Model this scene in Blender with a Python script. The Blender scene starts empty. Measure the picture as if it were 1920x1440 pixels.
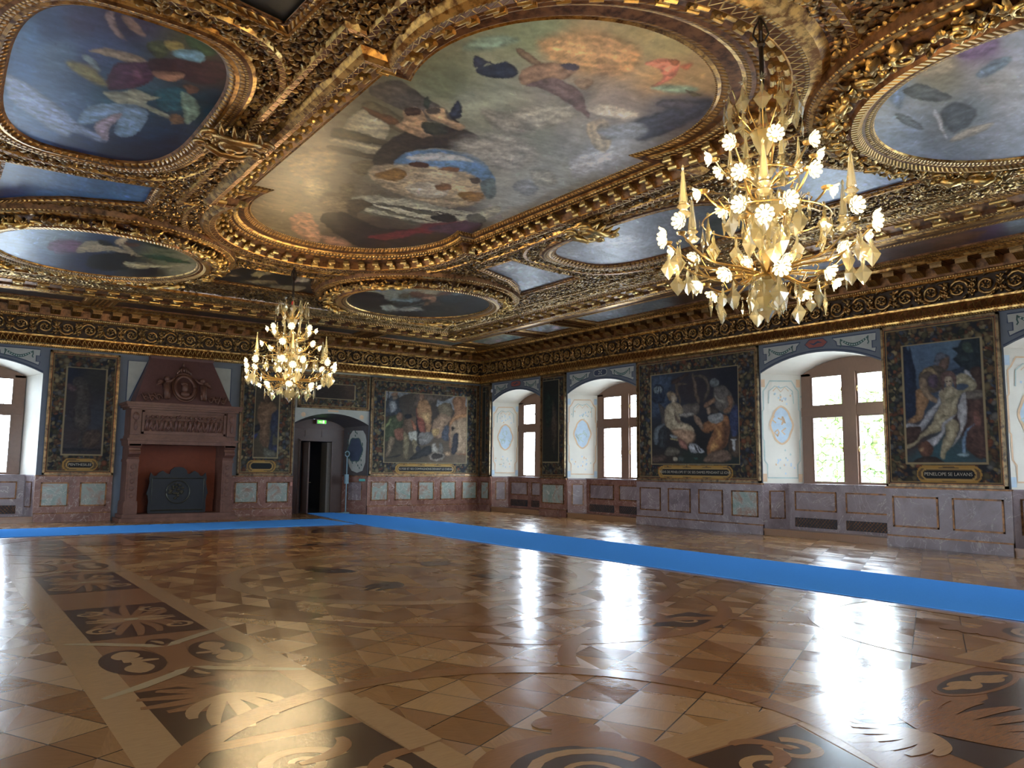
import bpy, bmesh, math, random
import numpy as np
from mathutils import Vector, Matrix
sc = bpy.context.scene
COL = sc.collection
random.seed(7); RNG = np.random.default_rng(7)
PI = math.pi

# ---------------------------------------------------------------- camera, sky, exposure
CAM = (-16.9112, -24.9621, 1.6)
YAW, PITCH, ROLL, FPX = 0.6351979, 0.1071209, 0.0100526, 1464.27
_f = Vector((math.sin(YAW)*math.cos(PITCH), math.cos(YAW)*math.cos(PITCH), math.sin(PITCH)))
_r = Vector((math.cos(YAW), -math.sin(YAW), 0)); _u = _r.cross(_f)
_c, _s = math.cos(ROLL), math.sin(ROLL)
_r, _u = _c*_r+_s*_u, -_s*_r+_c*_u
cd = bpy.data.cameras.new('camera'); cam = bpy.data.objects.new('camera', cd); COL.objects.link(cam)
cam.matrix_world = Matrix(((_r.x, _u.x, -_f.x, CAM[0]), (_r.y, _u.y, -_f.y, CAM[1]), (_r.z, _u.z, -_f.z, CAM[2]), (0, 0, 0, 1)))
cd.sensor_width = 36; cd.lens = FPX/1920*36; cd.clip_end = 500; cd.clip_start = 0.05
sc.camera = cam
sc.view_settings.view_transform = 'Standard'; sc.view_settings.look = 'None'
sc.view_settings.gamma = 1; sc.view_settings.use_curve_mapping = False
sc.view_settings.exposure = 1.42
w = bpy.data.worlds.new('sky'); sc.world = w; w.use_nodes = True
nt = w.node_tree; nt.nodes.clear()
wo = nt.nodes.new('ShaderNodeOutputWorld'); bgn = nt.nodes.new('ShaderNodeBackground')
bgn.inputs['Color'].default_value = (0.78, 0.90, 1.08, 1); SKY = 13.0
bgn.inputs['Strength'].default_value = SKY
nt.links.new(bgn.outputs[0], wo.inputs[0])
BULB = 125.0
try:
    sc.cycles.use_denoising = True
    sc.cycles.denoiser = 'OPENIMAGEDENOISE'
    sc.cycles.max_bounces = 6; sc.cycles.diffuse_bounces = 4; sc.cycles.glossy_bounces = 3
    sc.cycles.transparent_max_bounces = 24; sc.cycles.transmission_bounces = 4
    sc.cycles.sample_clamp_indirect = 8; sc.cycles.caustics_reflective = False; sc.cycles.caustics_refractive = False
except Exception as e:
    print(e)

# ---------------------------------------------------------------- helpers
def project(P):
    P = np.asarray(P, float); d = P-np.array(CAM)
    z = d@np.array(_f)
    return np.stack([960+FPX*(d@np.array(_r))/z, 720-FPX*(d@np.array(_u))/z], -1)

def hexc(h):
    h = h.lstrip('#'); v = [int(h[i:i+2], 16)/255 for i in (0, 2, 4)]
    return np.array([c/12.92 if c <= .04045 else ((c+.055)/1.055)**2.4 for c in v])

class MB:
    """collects vertices and faces, then links them as ONE mesh object"""
    def __init__(s): s.v = []; s.f = []; s.m = []; s.uv = []; s.n = 0; s.c = []
    def add(s, verts, faces, mi=0, uvs=None, col=None):
        verts = np.asarray(verts, float).reshape(-1, 3)
        b = s.n; s.v.append(verts); s.n += len(verts)
        for k, fc in enumerate(faces):
            s.f.append([i+b for i in fc]); s.m.append(mi if np.isscalar(mi) else mi[k])
            s.uv.append(uvs[k] if uvs is not None else None)
        s.c.append(np.full(len(verts), .5) if col is None else np.broadcast_to(np.asarray(col, float), (len(verts),)))
        return s
    def box(s, lo, hi, mi=0):
        x0, y0, z0 = lo; x1, y1, z1 = hi
        if x0 > x1: x0, x1 = x1, x0
        if y0 > y1: y0, y1 = y1, y0
        if z0 > z1: z0, z1 = z1, z0
        V = [(x0,y0,z0),(x1,y0,z0),(x1,y1,z0),(x0,y1,z0),(x0,y0,z1),(x1,y0,z1),(x1,y1,z1),(x0,y1,z1)]
        return s.add(V, [(3,2,1,0),(4,5,6,7),(0,1,5,4),(1,2,6,5),(2,3,7,6),(3,0,4,7)], mi)
    def prism(s, pts, fn, d0, d1, mi=0):
        """extrude a 2-D polygon; fn(a,b,d) -> xyz"""
        n = len(pts)
        V = [fn(a, b, d0) for a, b in pts]+[fn(a, b, d1) for a, b in pts]
        F = [tuple(range(n-1, -1, -1)), tuple(range(n, 2*n))]+[(i, (i+1) % n, n+(i+1) % n, n+i) for i in range(n)]
        return s.add(V, F, mi)
    def lathe(s, prof, c=(0, 0, 0), seg=16, mi=0, M=None, flute=0):
        V = []; F = []
        for k, (r, z) in enumerate(prof):
            for i in range(seg):
                a = 2*PI*i/seg; rr = r*(1-(flute if i % 2 else 0))
                V.append((rr*math.cos(a), rr*math.sin(a), z))
        for k in range(len(prof)-1):
            for i in range(seg):
                j = (i+1) % seg
                F.append((k*seg+i, k*seg+j, (k+1)*seg+j, (k+1)*seg+i))
        F.append(tuple(range(seg-1, -1, -1))); F.append(tuple((len(prof)-1)*seg+i for i in range(seg)))
        V = np.array(V)
        if M is not None: V = V@np.array(M).T
        return s.add(V+np.array(c), F, mi)
    def tube(s, pts, r, seg=6, mi=0, col=None):
        pts = np.asarray(pts, float); n = len(pts)
        rr = np.broadcast_to(np.asarray(r, float), (n,))
        t = np.gradient(pts, axis=0); t /= np.linalg.norm(t, axis=1)[:, None]+1e-9
        up = np.array([0, 0, 1.]) if abs(t[:, 2]).mean() < .8 else np.array([1., 0, 0])
        a = np.cross(t, up); a /= np.linalg.norm(a, axis=1)[:, None]+1e-9; b = np.cross(t, a)
        an = np.arange(seg)*2*PI/seg
        V = pts[:, None]+rr[:, None, None]*(np.cos(an)[None, :, None]*a[:, None]+np.sin(an)[None, :, None]*b[:, None])
        F = []
        for k in range(n-1):
            for i in range(seg):
                j = (i+1) % seg; F.append((k*seg+i, k*seg+j, (k+1)*seg+j, (k+1)*seg+i))
        F.append(tuple(range(seg-1, -1, -1))); F.append(tuple((n-1)*seg+i for i in range(seg)))
        return s.add(V.reshape(-1, 3), F, mi, col=col)
    def ball(s, c, r, mi=0, seg=8, rings=5, col=None):
        r = np.broadcast_to(np.asarray(r, float), (3,))
        V = []; F = []
        for k in range(rings+1):
            th = PI*k/rings
            for i in range(seg):
                a = 2*PI*i/seg; V.append((math.sin(th)*math.cos(a), math.sin(th)*math.sin(a), math.cos(th)))
        for k in range(rings):
            for i in range(seg):
                j = (i+1) % seg; F.append((k*seg+i, (k+1)*seg+i, (k+1)*seg+j, k*seg+j))
        return s.add(np.array(V)*r+np.array(c), F, mi, col=col)
    def build(s, name, mats, parent=None, smooth=False, kind=None):
        me = bpy.data.meshes.new(name)
        V = np.concatenate(s.v) if s.v else np.zeros((0, 3))
        me.from_pydata(V.tolist(), [], s.f)
        if not isinstance(mats, (list, tuple)): mats = [mats]
        for m in mats: me.materials.append(m)
        me.polygons.foreach_set('material_index', s.m)
        if smooth: me.polygons.foreach_set('use_smooth', [True]*len(s.f))
        if any(u is not None for u in s.uv):
            ul = me.uv_layers.new(name='UVMap'); flat = []
            for fc, u in zip(s.f, s.uv):
                flat += [c for p in (u if u is not None else [(0, 0)]*len(fc)) for c in p]
            ul.data.foreach_set('uv', flat)
        ca = me.attributes.new('gild', 'FLOAT', 'POINT')
        ca.data.foreach_set('value', np.concatenate(s.c) if s.c else [])
        me.update()
        o = bpy.data.objects.new(name, me); COL.objects.link(o)
        if parent is not None: o.parent = parent
        if kind: o['kind'] = kind
        return o

def tag(o, label, cat, group=None):
    o['label'] = label; o['category'] = cat
    if group: o['group'] = group
    return o
def empty(name, loc=(0, 0, 0), rz=0):
    o = bpy.data.objects.new(name, None); COL.objects.link(o); o.location = loc; o.rotation_euler = (0, 0, rz); return o
def localise(o, parent):
    """keep world placement while parenting under an Empty that sits at the thing's base"""
    o.parent = parent; o.matrix_parent_inverse = Matrix.Translation(parent.location).inverted(); return o

# ---------------------------------------------------------------- materials
class NB:
    def __init__(s, name):
        s.m = bpy.data.materials.new(name); s.m.use_nodes = True; s.t = s.m.node_tree
        s.b = s.t.nodes['Principled BSDF']; s.out = s.t.nodes['Material Output']
    def n(s, ty, **kw):
        nd = s.t.nodes.new('ShaderNode'+ty)
        for k, v in kw.items():
            if k in nd.bl_rna.properties: setattr(nd, k, v)
            else: nd.inputs[k].default_value = v
        return nd
    def l(s, a, b): s.t.links.new(a, b)
    def put(s, sock, v):
        if isinstance(v, bpy.types.NodeSocket): s.l(v, sock)
        else: sock.default_value = v
    def math(s, op, a, b=0.0, c=None):
        nd = s.n('Math', operation=op); s.put(nd.inputs[0], a); s.put(nd.inputs[1], b)
        if c is not None: s.put(nd.inputs[2], c)
        return nd.outputs[0]
    def mix(s, f, a, b):
        nd = s.n('Mix', data_type='RGBA'); s.put(nd.inputs[0], f)
        for k, v in ((6, a), (7, b)):
            if isinstance(v, bpy.types.NodeSocket): s.l(v, nd.inputs[k])
            else: nd.inputs[k].default_value = (*v[:3], 1)
        return nd.outputs[2]
    def noise(s, scale, vec=None, detail=4, rough=.55, dist=0):
        nd = s.n('TexNoise', Scale=scale, Detail=detail, Roughness=rough, Distortion=dist)
        if vec is not None: s.l(vec, nd.inputs['Vector'])
        return nd.outputs['Fac']
    def ramp(s, f, stops):
        nd = s.n('ValToRGB'); s.put(nd.inputs[0], f); e = nd.color_ramp.elements
        while len(e) < len(stops): e.new(.5)
        for q, (p, c) in zip(e, stops): q.position = p; q.color = (*c[:3], 1)
        return nd.outputs[0]
    def obj(s): return s.n('TexCoord').outputs['Object']
    def bump(s, h, strength=.5, dist=.02):
        nd = s.n('Bump', Strength=strength, Distance=dist); s.l(h, nd.inputs['Height']); s.l(nd.outputs[0], s.b.inputs['Normal']); return nd
    def set(s, **kw):
        for k, v in kw.items():
            k = k.replace('_', ' ')
            if isinstance(v, bpy.types.NodeSocket): s.l(v, s.b.inputs[k])
            elif isinstance(v, (tuple, list, np.ndarray)): s.b.inputs[k].default_value = (*v[:3], 1)
            else: s.b.inputs[k].default_value = v
        return s

GOLD = (0.72, 0.41, 0.11); GOLDB = (0.92, 0.62, 0.21); BROWN = (0.075, 0.032, 0.012); UMBER = (0.15, 0.062, 0.02)
def gilt(name, pattern='plain', per=.12, lo=UMBER, hi=GOLD, metal=.88, rough=.31, wear=.5):
    """gilded, age-worn carved wood; pattern, with recess shade mixed into its colour, rides on the moulding's own length / width coordinates"""
    b = NB(name); uv = b.n('UVMap'); sep = b.n('SeparateXYZ'); b.l(uv.outputs[0], sep.inputs[0]); u, v = sep.outputs[0], sep.outputs[1]
    o = b.obj(); ns = b.noise(9, o, 5, .6)
    wearf = b.ramp(ns, [(.5-wear*.3, (0, 0, 0)), (.5+wear*.18, (1, 1, 1))])
    h = None
    if pattern in ('egg', 'bead', 'dart', 'leaf', 'rope', 'zig', 'dentil', 'meander', 'guil'):
        uu = b.math('MULTIPLY', u, PI/per)
        if pattern == 'rope':
            uu = b.math('ADD', uu, b.math('MULTIPLY', v, 2.4))
            h = b.math('ABSOLUTE', b.math('SINE', uu))
        elif pattern == 'zig':
            tri = b.math('PINGPONG', b.math('DIVIDE', u, per), .5)
            h = b.math('SUBTRACT', 1.0, b.math('MINIMUM', 1.0, b.math('MULTIPLY', b.math('ABSOLUTE', b.math('SUBTRACT', b.math('MULTIPLY', tri, 2.0), v)), 5.0)))
        elif pattern == 'dentil':
            h = b.math('GREATER_THAN', b.math('SINE', b.math('MULTIPLY', uu, 2.0)), -.15)
        elif pattern == 'guil':
            s1 = b.math('SINE', b.math('MULTIPLY', uu, 2.0)); a1 = b.math('ADD', .5, b.math('MULTIPLY', s1, .36)); a2 = b.math('SUBTRACT', .5, b.math('MULTIPLY', s1, .36))
            d = b.math('MINIMUM', b.math('ABSOLUTE', b.math('SUBTRACT', v, a1)), b.math('ABSOLUTE', b.math('SUBTRACT', v, a2)))
            h = b.math('SUBTRACT', 1.0, b.math('MINIMUM', 1.0, b.math('MULTIPLY', d, 6.0)))
        else:
            eg = b.math('ABSOLUTE', b.math('SINE', uu)); vv = b.math('SINE', b.math('MULTIPLY', v, PI))
            pw = {'egg': .8, 'bead': 1.4, 'dart': .5, 'leaf': .6}[pattern]
            h = b.math('MULTIPLY', b.math('POWER', eg, pw), b.math('POWER', b.math('ABSOLUTE', vv), .6))
            if pattern == 'leaf':
                h = b.math('MULTIPLY', h, b.math('ADD', .6, b.math('MULTIPLY', b.noise(60, o, 2), .8)))
        b.bump(h, 1.0, per*.22)
        f = b.math('MULTIPLY', b.math('SMOOTH_MIN', h, 1.0, .1), b.math('ADD', .45, b.math('MULTIPLY', wearf, .55)))
        col = b.mix(f, lo, hi)  # relief height puts recess darkness into the colour, besides the random wear
    elif pattern == 'scroll':
        vo = b.n('TexVoronoi', Scale=per, feature='SMOOTH_F1'); b.l(o, vo.inputs['Vector'])
        wv = b.math('SINE', b.math('ADD', b.math('MULTIPLY', vo.outputs['Distance'], 26.0), b.math('MULTIPLY', b.noise(per*1.2, o, 3), 9.0)))
        h = b.math('ADD', b.math('MULTIPLY', wv, .5), .5)
        b.bump(h, 1.0, .03)
        col = b.mix(b.math('MULTIPLY', h, b.math('ADD', .4, b.math('MULTIPLY', wearf, .6))), lo, hi)  # scroll hollows get their darkness from the colour mix too
    else:
        col = b.mix(wearf, lo, hi); b.bump(b.noise(70, o, 3), .25, .004)
    b.set(Base_Color=col, Metallic=metal, Roughness=b.math('ADD', rough-.06, b.math('MULTIPLY', ns, .14)))
    return b.m
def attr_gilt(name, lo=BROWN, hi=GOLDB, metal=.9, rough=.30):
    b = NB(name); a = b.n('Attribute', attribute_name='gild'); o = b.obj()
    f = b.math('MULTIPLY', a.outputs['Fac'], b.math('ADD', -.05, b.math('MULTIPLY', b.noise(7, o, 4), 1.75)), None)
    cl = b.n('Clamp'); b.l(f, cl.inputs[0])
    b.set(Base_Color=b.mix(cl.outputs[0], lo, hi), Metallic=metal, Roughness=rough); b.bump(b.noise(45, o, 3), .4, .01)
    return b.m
def art(name, rough=.42, coat=.25, weave=160):
    b = NB(name); a = b.n('Attribute', attribute_name='Col'); o = b.obj()
    k = b.math('ADD', .82, b.math('MULTIPLY', b.noise(5.5, o, 8, .7), .36))
    mx = b.n('VectorMath', operation='SCALE'); b.l(a.outputs['Color'], mx.inputs[0]); b.l(k, mx.inputs['Scale'])
    b.set(Base_Color=mx.outputs[0], Roughness=rough, Coat_Weight=coat, Coat_Roughness=.3, Specular_IOR_Level=.4)
    b.bump(b.noise(weave, o, 2), .3, .003); return b.m
def plain(name, col, rough=.6, metal=0, nscale=12, var=.25, bump=.15, **kw):
    b = NB(name); o = b.obj(); c = np.array(col)
    b.set(Base_Color=b.mix(b.noise(nscale, o, 5, .6), tuple(c*(1-var)), tuple(np.minimum(c*(1+var), 1))), Roughness=rough, Metallic=metal, **kw)
    if bump: b.bump(b.noise(nscale*4, o, 4), bump, .01)
    return b.m
def marble(name, c1, c2, c3, scale=1.6, rough=.28, veins=.35):
    b = NB(name); o = b.obj()
    n1 = b.noise(scale, o, 8, .65, 1.2)
    base = b.ramp(n1, [(.36, c1), (.5, c2), (.64, c3)])
    sp = b.noise(28, o, 4, .7); base = b.mix(b.math('MULTIPLY', sp, .45), base, tuple(np.array(c1)*.5))
    v = b.math('ABSOLUTE', b.math('SUBTRACT', b.noise(scale*.9, o, 5, .5, 2.2), .5))
    vf = b.math('MULTIPLY', b.math('LESS_THAN', v, .006), veins)
    base = b.mix(vf, base, (.75, .68, .62))
    b.set(Base_Color=base, Roughness=rough, Specular_IOR_Level=.5); return b.m
def wood(name, c, rough=.22, var=.35, gscale=(3, 30, 3), coat=.3, tilt=.0):
    b = NB(name); o = b.obj(); mp = b.n('Mapping'); mp.inputs['Scale'].default_value = gscale; b.l(o, mp.inputs[0])
    c = np.array(c); g = b.noise(3, mp.outputs[0], 6, .6, .6); n2 = b.noise(1.1, o, 3)
    col = b.mix(g, tuple(c*(1-var)), tuple(c*(1+var))); col = b.mix(b.math('MULTIPLY', n2, .5), col, tuple(c*.7))
    b.set(Base_Color=col, Roughness=b.math('ADD', rough-.05, b.math('MULTIPLY', b.noise(2.2, o, 5), .1)), Coat_Weight=coat, Coat_Roughness=.12)
    bp = b.bump(b.noise(9, mp.outputs[0], 3), .1, .003); b.l(bp.outputs[0], b.b.inputs['Coat Normal']); return b.m
M = {}
M['gold'] = gilt('gilt_plain'); M['goldb'] = gilt('gilt_bright', lo=(.35, .16, .045), hi=GOLDB, wear=.3)
M['egg'] = gilt('gilt_egg_and_dart', 'egg', .11); M['bead'] = gilt('gilt_beads', 'bead', .055, hi=GOLDB)
M['eggs'] = gilt('gilt_small_eggs', 'egg', .07, hi=GOLDB)
M['rope'] = gilt('gilt_rope', 'rope', .07, lo=(.36, .18, .06), hi=GOLDB); M['leaf'] = gilt('gilt_leaf_row', 'leaf', .09)
M['zig'] = gilt('gilt_zigzag', 'zig', .13, lo=(.24, .10, .035), hi=GOLDB, wear=.3); M['guil'] = gilt('gilt_guilloche', 'guil', .16, hi=GOLDB)
M['dentil'] = gilt('gilt_dentil', 'dentil', .06); M['brown'] = gilt('bronzed_brown_wood', lo=BROWN, hi=(.28, .13, .05), metal=.6, rough=.38)
M['ground'] = gilt('carved_ground', 'scroll', 6, lo=(.07, .03, .012), hi=(.42, .2, .07), metal=.6)
M['band'] = gilt('carved_scroll_band', 'scroll', 4.5, lo=(.12, .055, .02), hi=GOLDB, metal=.7)
M['carve'] = attr_gilt('gilded_carving'); M['carve2'] = attr_gilt('dark_gilded_carving', lo=(.06, .03, .016), hi=(.62, .38, .14))
M['art'] = art('oil_on_canvas'); M['tapestry'] = art('painted_tapestry', .75, 0.0, 260)
M['blueplaster'] = plain('blue_grey_painted_plaster', (.15, .175, .205), .75, nscale=3, var=.18)
M['cream'] = plain('cream_painted_plaster', (.74, .71, .62), .75, nscale=2, var=.12)
M['pale'] = plain('pale_plaster', (.44, .46, .42), .75, nscale=5, var=.2)
M['ink'] = plain('dark_blue_painted_line', (.05, .07, .12), .7, nscale=8)
M['peach'] = plain('peach_painted_ornament', (.70, .50, .32), .75, nscale=6)
M['sage'] = plain('sage_painted_ornament', (.46, .56, .52), .75, nscale=6)
M['skyp'] = plain('pale_blue_painted_ornament', (.50, .62, .72), .75, nscale=6)
M['redp'] = plain('brick_red_painted_panel', (.30, .09, .07), .7, nscale=6)
M['garland'] = plain('green_painted_garland', (.06, .12, .11), .7, nscale=14)
M['marble'] = marble('red_brown_marble', (.16, .065, .045), (.25, .115, .085), (.32, .17, .13))
M['marbleb'] = marble('rosy_grey_marble', (.20, .15, .165), (.28, .225, .24), (.36, .30, .315), 1.2)
M['marbleg'] = marble('green_and_pink_marble', (.24, .33, .29), (.36, .40, .36), (.36, .20, .15), 2.0, .22, .5)
M['stone'] = marble('carved_red_sandstone', (.10, .04, .026), (.15, .064, .042), (.19, .085, .058), 3, .5, 0)
M['brick'] = plain('red_firebox_clay', (.19, .05, .025), .85, nscale=10)
M['iron'] = plain('black_cast_iron', (.022, .026, .032), .5, .6, nscale=20)
M['brass'] = plain('aged_brass', (.62, .42, .16), .28, 1.0, nscale=30, var=.15, bump=0)
M['framewood'] = wood('brown_window_wood', (.19, .105, .065), .4, coat=.1)
M['doorwood'] = wood('dark_door_wood', (.07, .032, .022), .35)
M['stepwood'] = wood('oak_step', (.30, .16, .08), .35)
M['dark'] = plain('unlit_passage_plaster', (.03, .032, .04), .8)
M['oak'] = wood('light_oak_inlay', (.40, .225, .10), .2); M['orange'] = wood('cherry_inlay', (.27, .12, .048), .2)
M['walnut'] = wood('dark_walnut_inlay', (.055, .026, .015), .22); M['pale_w'] = wood('pale_maple_inlay', (.42, .30, .16), .2)
M['white'] = plain('white_plastic', (.8, .8, .8), .4, bump=0)
def mk_parquet():
    b = NB('parquet_floor'); o = b.obj(); sep = b.n('SeparateXYZ'); b.l(o, sep.inputs[0]); x, y = sep.outputs[0], sep.outputs[1]
    p = b.math('ADD', b.math('MULTIPLY', x, 2.3), b.math('MULTIPLY', y, 1.15)); q = b.math('SUBTRACT', b.math('MULTIPLY', x, 1.0), b.math('MULTIPLY', y, 2.1))
    fp, fq = b.math('FLOOR', p), b.math('FLOOR', q)
    cb = b.n('CombineXYZ'); b.l(fp, cb.inputs[0]); b.l(fq, cb.inputs[1])
    wn = b.n('TexWhiteNoise', noise_dimensions='3D'); b.l(cb.outputs[0], wn.inputs[0])
    # each lozenge is split in two by grain direction
    d1 = b.math('FRACT', p); d2 = b.math('FRACT', q)
    half = b.math('GREATER_THAN', b.math('ADD', d1, d2), 1.0)
    cb2 = b.n('CombineXYZ'); b.l(fp, cb2.inputs[0]); b.l(fq, cb2.inputs[1]); b.l(half, cb2.inputs[2])
    wn2 = b.n('TexWhiteNoise', noise_dimensions='3D'); b.l(cb2.outputs[0], wn2.inputs[0])
    v = b.math('ADD', b.math('MULTIPLY', wn.outputs[0], .65), b.math('MULTIPLY', wn2.outputs[0], .35))
    col = b.ramp(v, [(.1, (.27, .12, .043)), (.35, (.34, .16, .056)), (.6, (.40, .20, .072)), (.85, (.47, .26, .10))])
    rot = b.n('VectorRotate'); rot.rotation_type = 'Z_AXIS'; b.l(o, rot.inputs['Vector']); b.l(b.math('MULTIPLY', wn2.outputs[0], 3.0), rot.inputs['Angle'])
    mp = b.n('Mapping'); mp.inputs['Scale'].default_value = (4, 45, 1); b.l(rot.outputs[0], mp.inputs[0])
    g = b.noise(1.6, mp.outputs[0], 6, .65, .8)
    col = b.mix(b.math('MULTIPLY', g, .6), col, (.06, .028, .014))
    e = b.math('MINIMUM', b.math('MINIMUM', d1, b.math('SUBTRACT', 1.0, d1)), b.math('MINIMUM', d2, b.math('SUBTRACT', 1.0, d2)))
    line = b.math('LESS_THAN', e, .012)
    col = b.mix(line, col, (.02, .01, .006))
    # every lozenge lies a hair out of level, waxed surface slightly wavy
    vs = b.n('VectorMath', operation='SUBTRACT'); b.l(wn2.outputs['Color'], vs.inputs[0]); vs.inputs[1].default_value = (.5, .5, .5)
    sc_ = b.n('VectorMath', operation='MULTIPLY'); b.l(vs.outputs[0], sc_.inputs[0]); sc_.inputs[1].default_value = (.026, .026, 0)
    bp = b.n('Bump', Strength=.35, Distance=.006); b.l(b.noise(7, o, 3), bp.inputs['Height'])
    ad = b.n('VectorMath', operation='ADD'); b.l(bp.outputs[0], ad.inputs[0]); b.l(sc_.outputs[0], ad.inputs[1])
    nm = b.n('VectorMath', operation='NORMALIZE'); b.l(ad.outputs[0], nm.inputs[0]); b.l(nm.outputs[0], b.b.inputs['Normal']); b.l(nm.outputs[0], b.b.inputs['Coat Normal'])
    b.set(Base_Color=col, Roughness=b.math('ADD', b.math('ADD', .10, b.math('MULTIPLY', wn2.outputs[0], .16)), b.math('MULTIPLY', b.noise(1.7, o, 6, .6), .12)), Specular_IOR_Level=.5, Coat_Weight=.12, Coat_Roughness=.12)
    return b.m
M['parquet'] = mk_parquet()
def mk_carpet():
    b = NB('blue_carpet'); o = b.obj()
    b.set(Base_Color=b.mix(b.noise(90, o, 3), (.06, .27, .74), (.11, .38, .92)), Roughness=1.0, Specular_IOR_Level=.0); b.bump(b.noise(300, o, 2), .5, .004); return b.m
M['carpet'] = mk_carpet()
def mk_glass():
    b = NB('leaded_window_glass'); t = b.n('BsdfTransparent'); t.inputs[0].default_value = (.92, .96, .95, 1); g = b.n('BsdfGlossy'); g.inputs['Roughness'].default_value = .05
    m = b.n('MixShader'); fr = b.n('LayerWeight', Blend=.5); b.l(b.math('ADD', .03, b.math('MULTIPLY', b.math('POWER', fr.outputs['Facing'], 4.0), .5)), m.inputs[0]); b.l(t.outputs[0], m.inputs[1]); b.l(g.outputs[0], m.inputs[2]); b.l(m.outputs[0], b.out.inputs[0]); return b.m
M['glass'] = mk_glass()
def mk_crystal(name, tint, body):
    b = NB(name); t = b.n('BsdfTransparent'); t.inputs[0].default_value = (*tint, 1)
    g = b.n('BsdfGlossy'); g.inputs['Roughness'].default_value = .08; g.inputs[0].default_value = (1, .96, .85, 1)
    d = b.n('BsdfTranslucent'); d.inputs[0].default_value = (.9, .82, .55, 1)
    m1 = b.n('MixShader'); m1.inputs[0].default_value = body; b.l(t.outputs[0], m1.inputs[1]); b.l(d.outputs[0], m1.inputs[2])
    lw = b.n('LayerWeight', Blend=.45); m = b.n('MixShader'); b.l(lw.outputs['Facing'], m.inputs[0]); b.l(m1.outputs[0], m.inputs[1]); b.l(g.outputs[0], m.inputs[2]); b.l(m.outputs[0], b.out.inputs[0])
    return b.m
M['crystal'] = mk_crystal('cut_crystal', (.93, .90, .80), .34); M['crystal2'] = mk_crystal('smoky_crystal', (.80, .76, .62), .40)
def mk_emit(name, col, st, sample=True):
    b = NB(name); e = b.n('Emission'); e.inputs[0].default_value = (*col, 1); e.inputs[1].default_value = st; b.l(e.outputs[0], b.out.inputs[0])
    if not sample:
        try: b.m.cycles.emission_sampling = 'NONE'
        except Exception: pass
    return b.m
M['bulb'] = mk_emit('lit_bulb', (1.0, .74, .40), BULB)
M['petal'] = mk_emit('glowing_glass_petals', (1.0, .80, .44), .85, False)
def mk_leaf():
    b = NB('tree_leaves'); o = b.obj(); b.set(Base_Color=b.mix(b.noise(3, o, 3), (.20, .34, .10), (.50, .62, .28)), Roughness=.6); return b.m
M['leafg'] = mk_leaf(); M['bark'] = plain('tree_bark', (.09, .06, .04), .9); M['grass'] = plain('pale_gravel', (.52, .52, .50), .95, nscale=1)  # outside ground kept pale as an added light bounce for the ceiling

# ---------------------------------------------------------------- the room's measures
XL, YN = -21.9, -29.9                       # left wall, near wall (right wall x=0, back wall y=0)
CX, CY = -10.95, -14.95                     # centre of the ceiling
HD, HC = 1.28, 4.83                         # dado top, underside of the cornice
REV = 0.85
# every wall is written in its own (s, d, z): s along, d into the wall
W_R = lambda s, d, z: (d, s, z)             # right wall: s = y
W_B = lambda s, d, z: (s, d, z)             # back wall : s = x
W_L = lambda s, d, z: (XL-d, s, z)
W_N = lambda s, d, z: (s, YN-d, z)
def sbox(mb, W, s0, s1, d0, d1, z0, z1, mi=0):
    a = W(s0, d0, z0); b = W(s1, d1, z1)
    return mb.box(a, b, mi)
def arch_pts(a, b, z0, z1, n=14):
    """segmental arch from (a,z0) over the middle at z1 to (b,z0)"""
    h = (b-a)/2; r = (h*h+(z1-z0)**2)/(2*(z1-z0)); c = (a+b)/2; zc = z1-r; t = math.asin(min(1, h/r))
    return [(c+r*math.sin(-t+2*t*i/n), zc+r*math.cos(-t+2*t*i/n)) for i in range(n+1)]
def bay_wall(mb, W, a, b, zs, zp, top=6.2, mi=0, n=14):
    """wall face above a segmental arch opening"""
    A = arch_pts(a, b, zs, zp, n)
    V = [W(s, 0, z) for s, z in A]+[W(s, 0, top) for s, z in A]
    mb.add(V, [(i, i+1, n+1+i+1, n+1+i) for i in range(n)], mi)
def reveal(mb, W, a, b, wa, wb, zs, zp, ws, wp, z0, D=REV, mi=0, n=14, sill=True):
    A = arch_pts(a, b, zs, zp, n); B = arch_pts(wa, wb, ws, wp, n)
    mb.add([W(s, 0, z) for s, z in A]+[W(s, D, z) for s, z in B], [(i, n+1+i, n+2+i, i+1) for i in range(n)], mi)
    mb.add([W(a, 0, z0), W(wa, D, z0), W(wa, D, ws), W(a, 0, zs)], [(0, 1, 2, 3)], mi)
    mb.add([W(b, 0, z0), W(wb, D, z0), W(wb, D, ws), W(b, 0, zs)], [(3, 2, 1, 0)], mi)

# painted plaster ornament: thin paint layers proud of the plaster
def strip(mb, W, pts, wd, d, mi=0, closed=False):
    pts = np.array(pts, float); n = len(pts)
    if closed: t = np.roll(pts, -1, 0)-np.roll(pts, 1, 0)
    else: t = np.gradient(pts, axis=0)
    t /= np.linalg.norm(t, axis=1)[:, None]+1e-9; nn = np.stack([-t[:, 1], t[:, 0]], 1)*np.broadcast_to(np.asarray(wd, float), (n,))[:, None]/2
    V = [W(p[0], d, p[1]) for p in pts+nn]+[W(p[0], d, p[1]) for p in pts-nn]
    mb.add(V, [(i, (i+1) % n, n+(i+1) % n, n+i) for i in range(n if closed else n-1)], mi)
def poly(mb, W, pts, d, mi=0): mb.add([W(a, d, b) for a, b in pts], [tuple(range(len(pts)))], mi)

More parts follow.
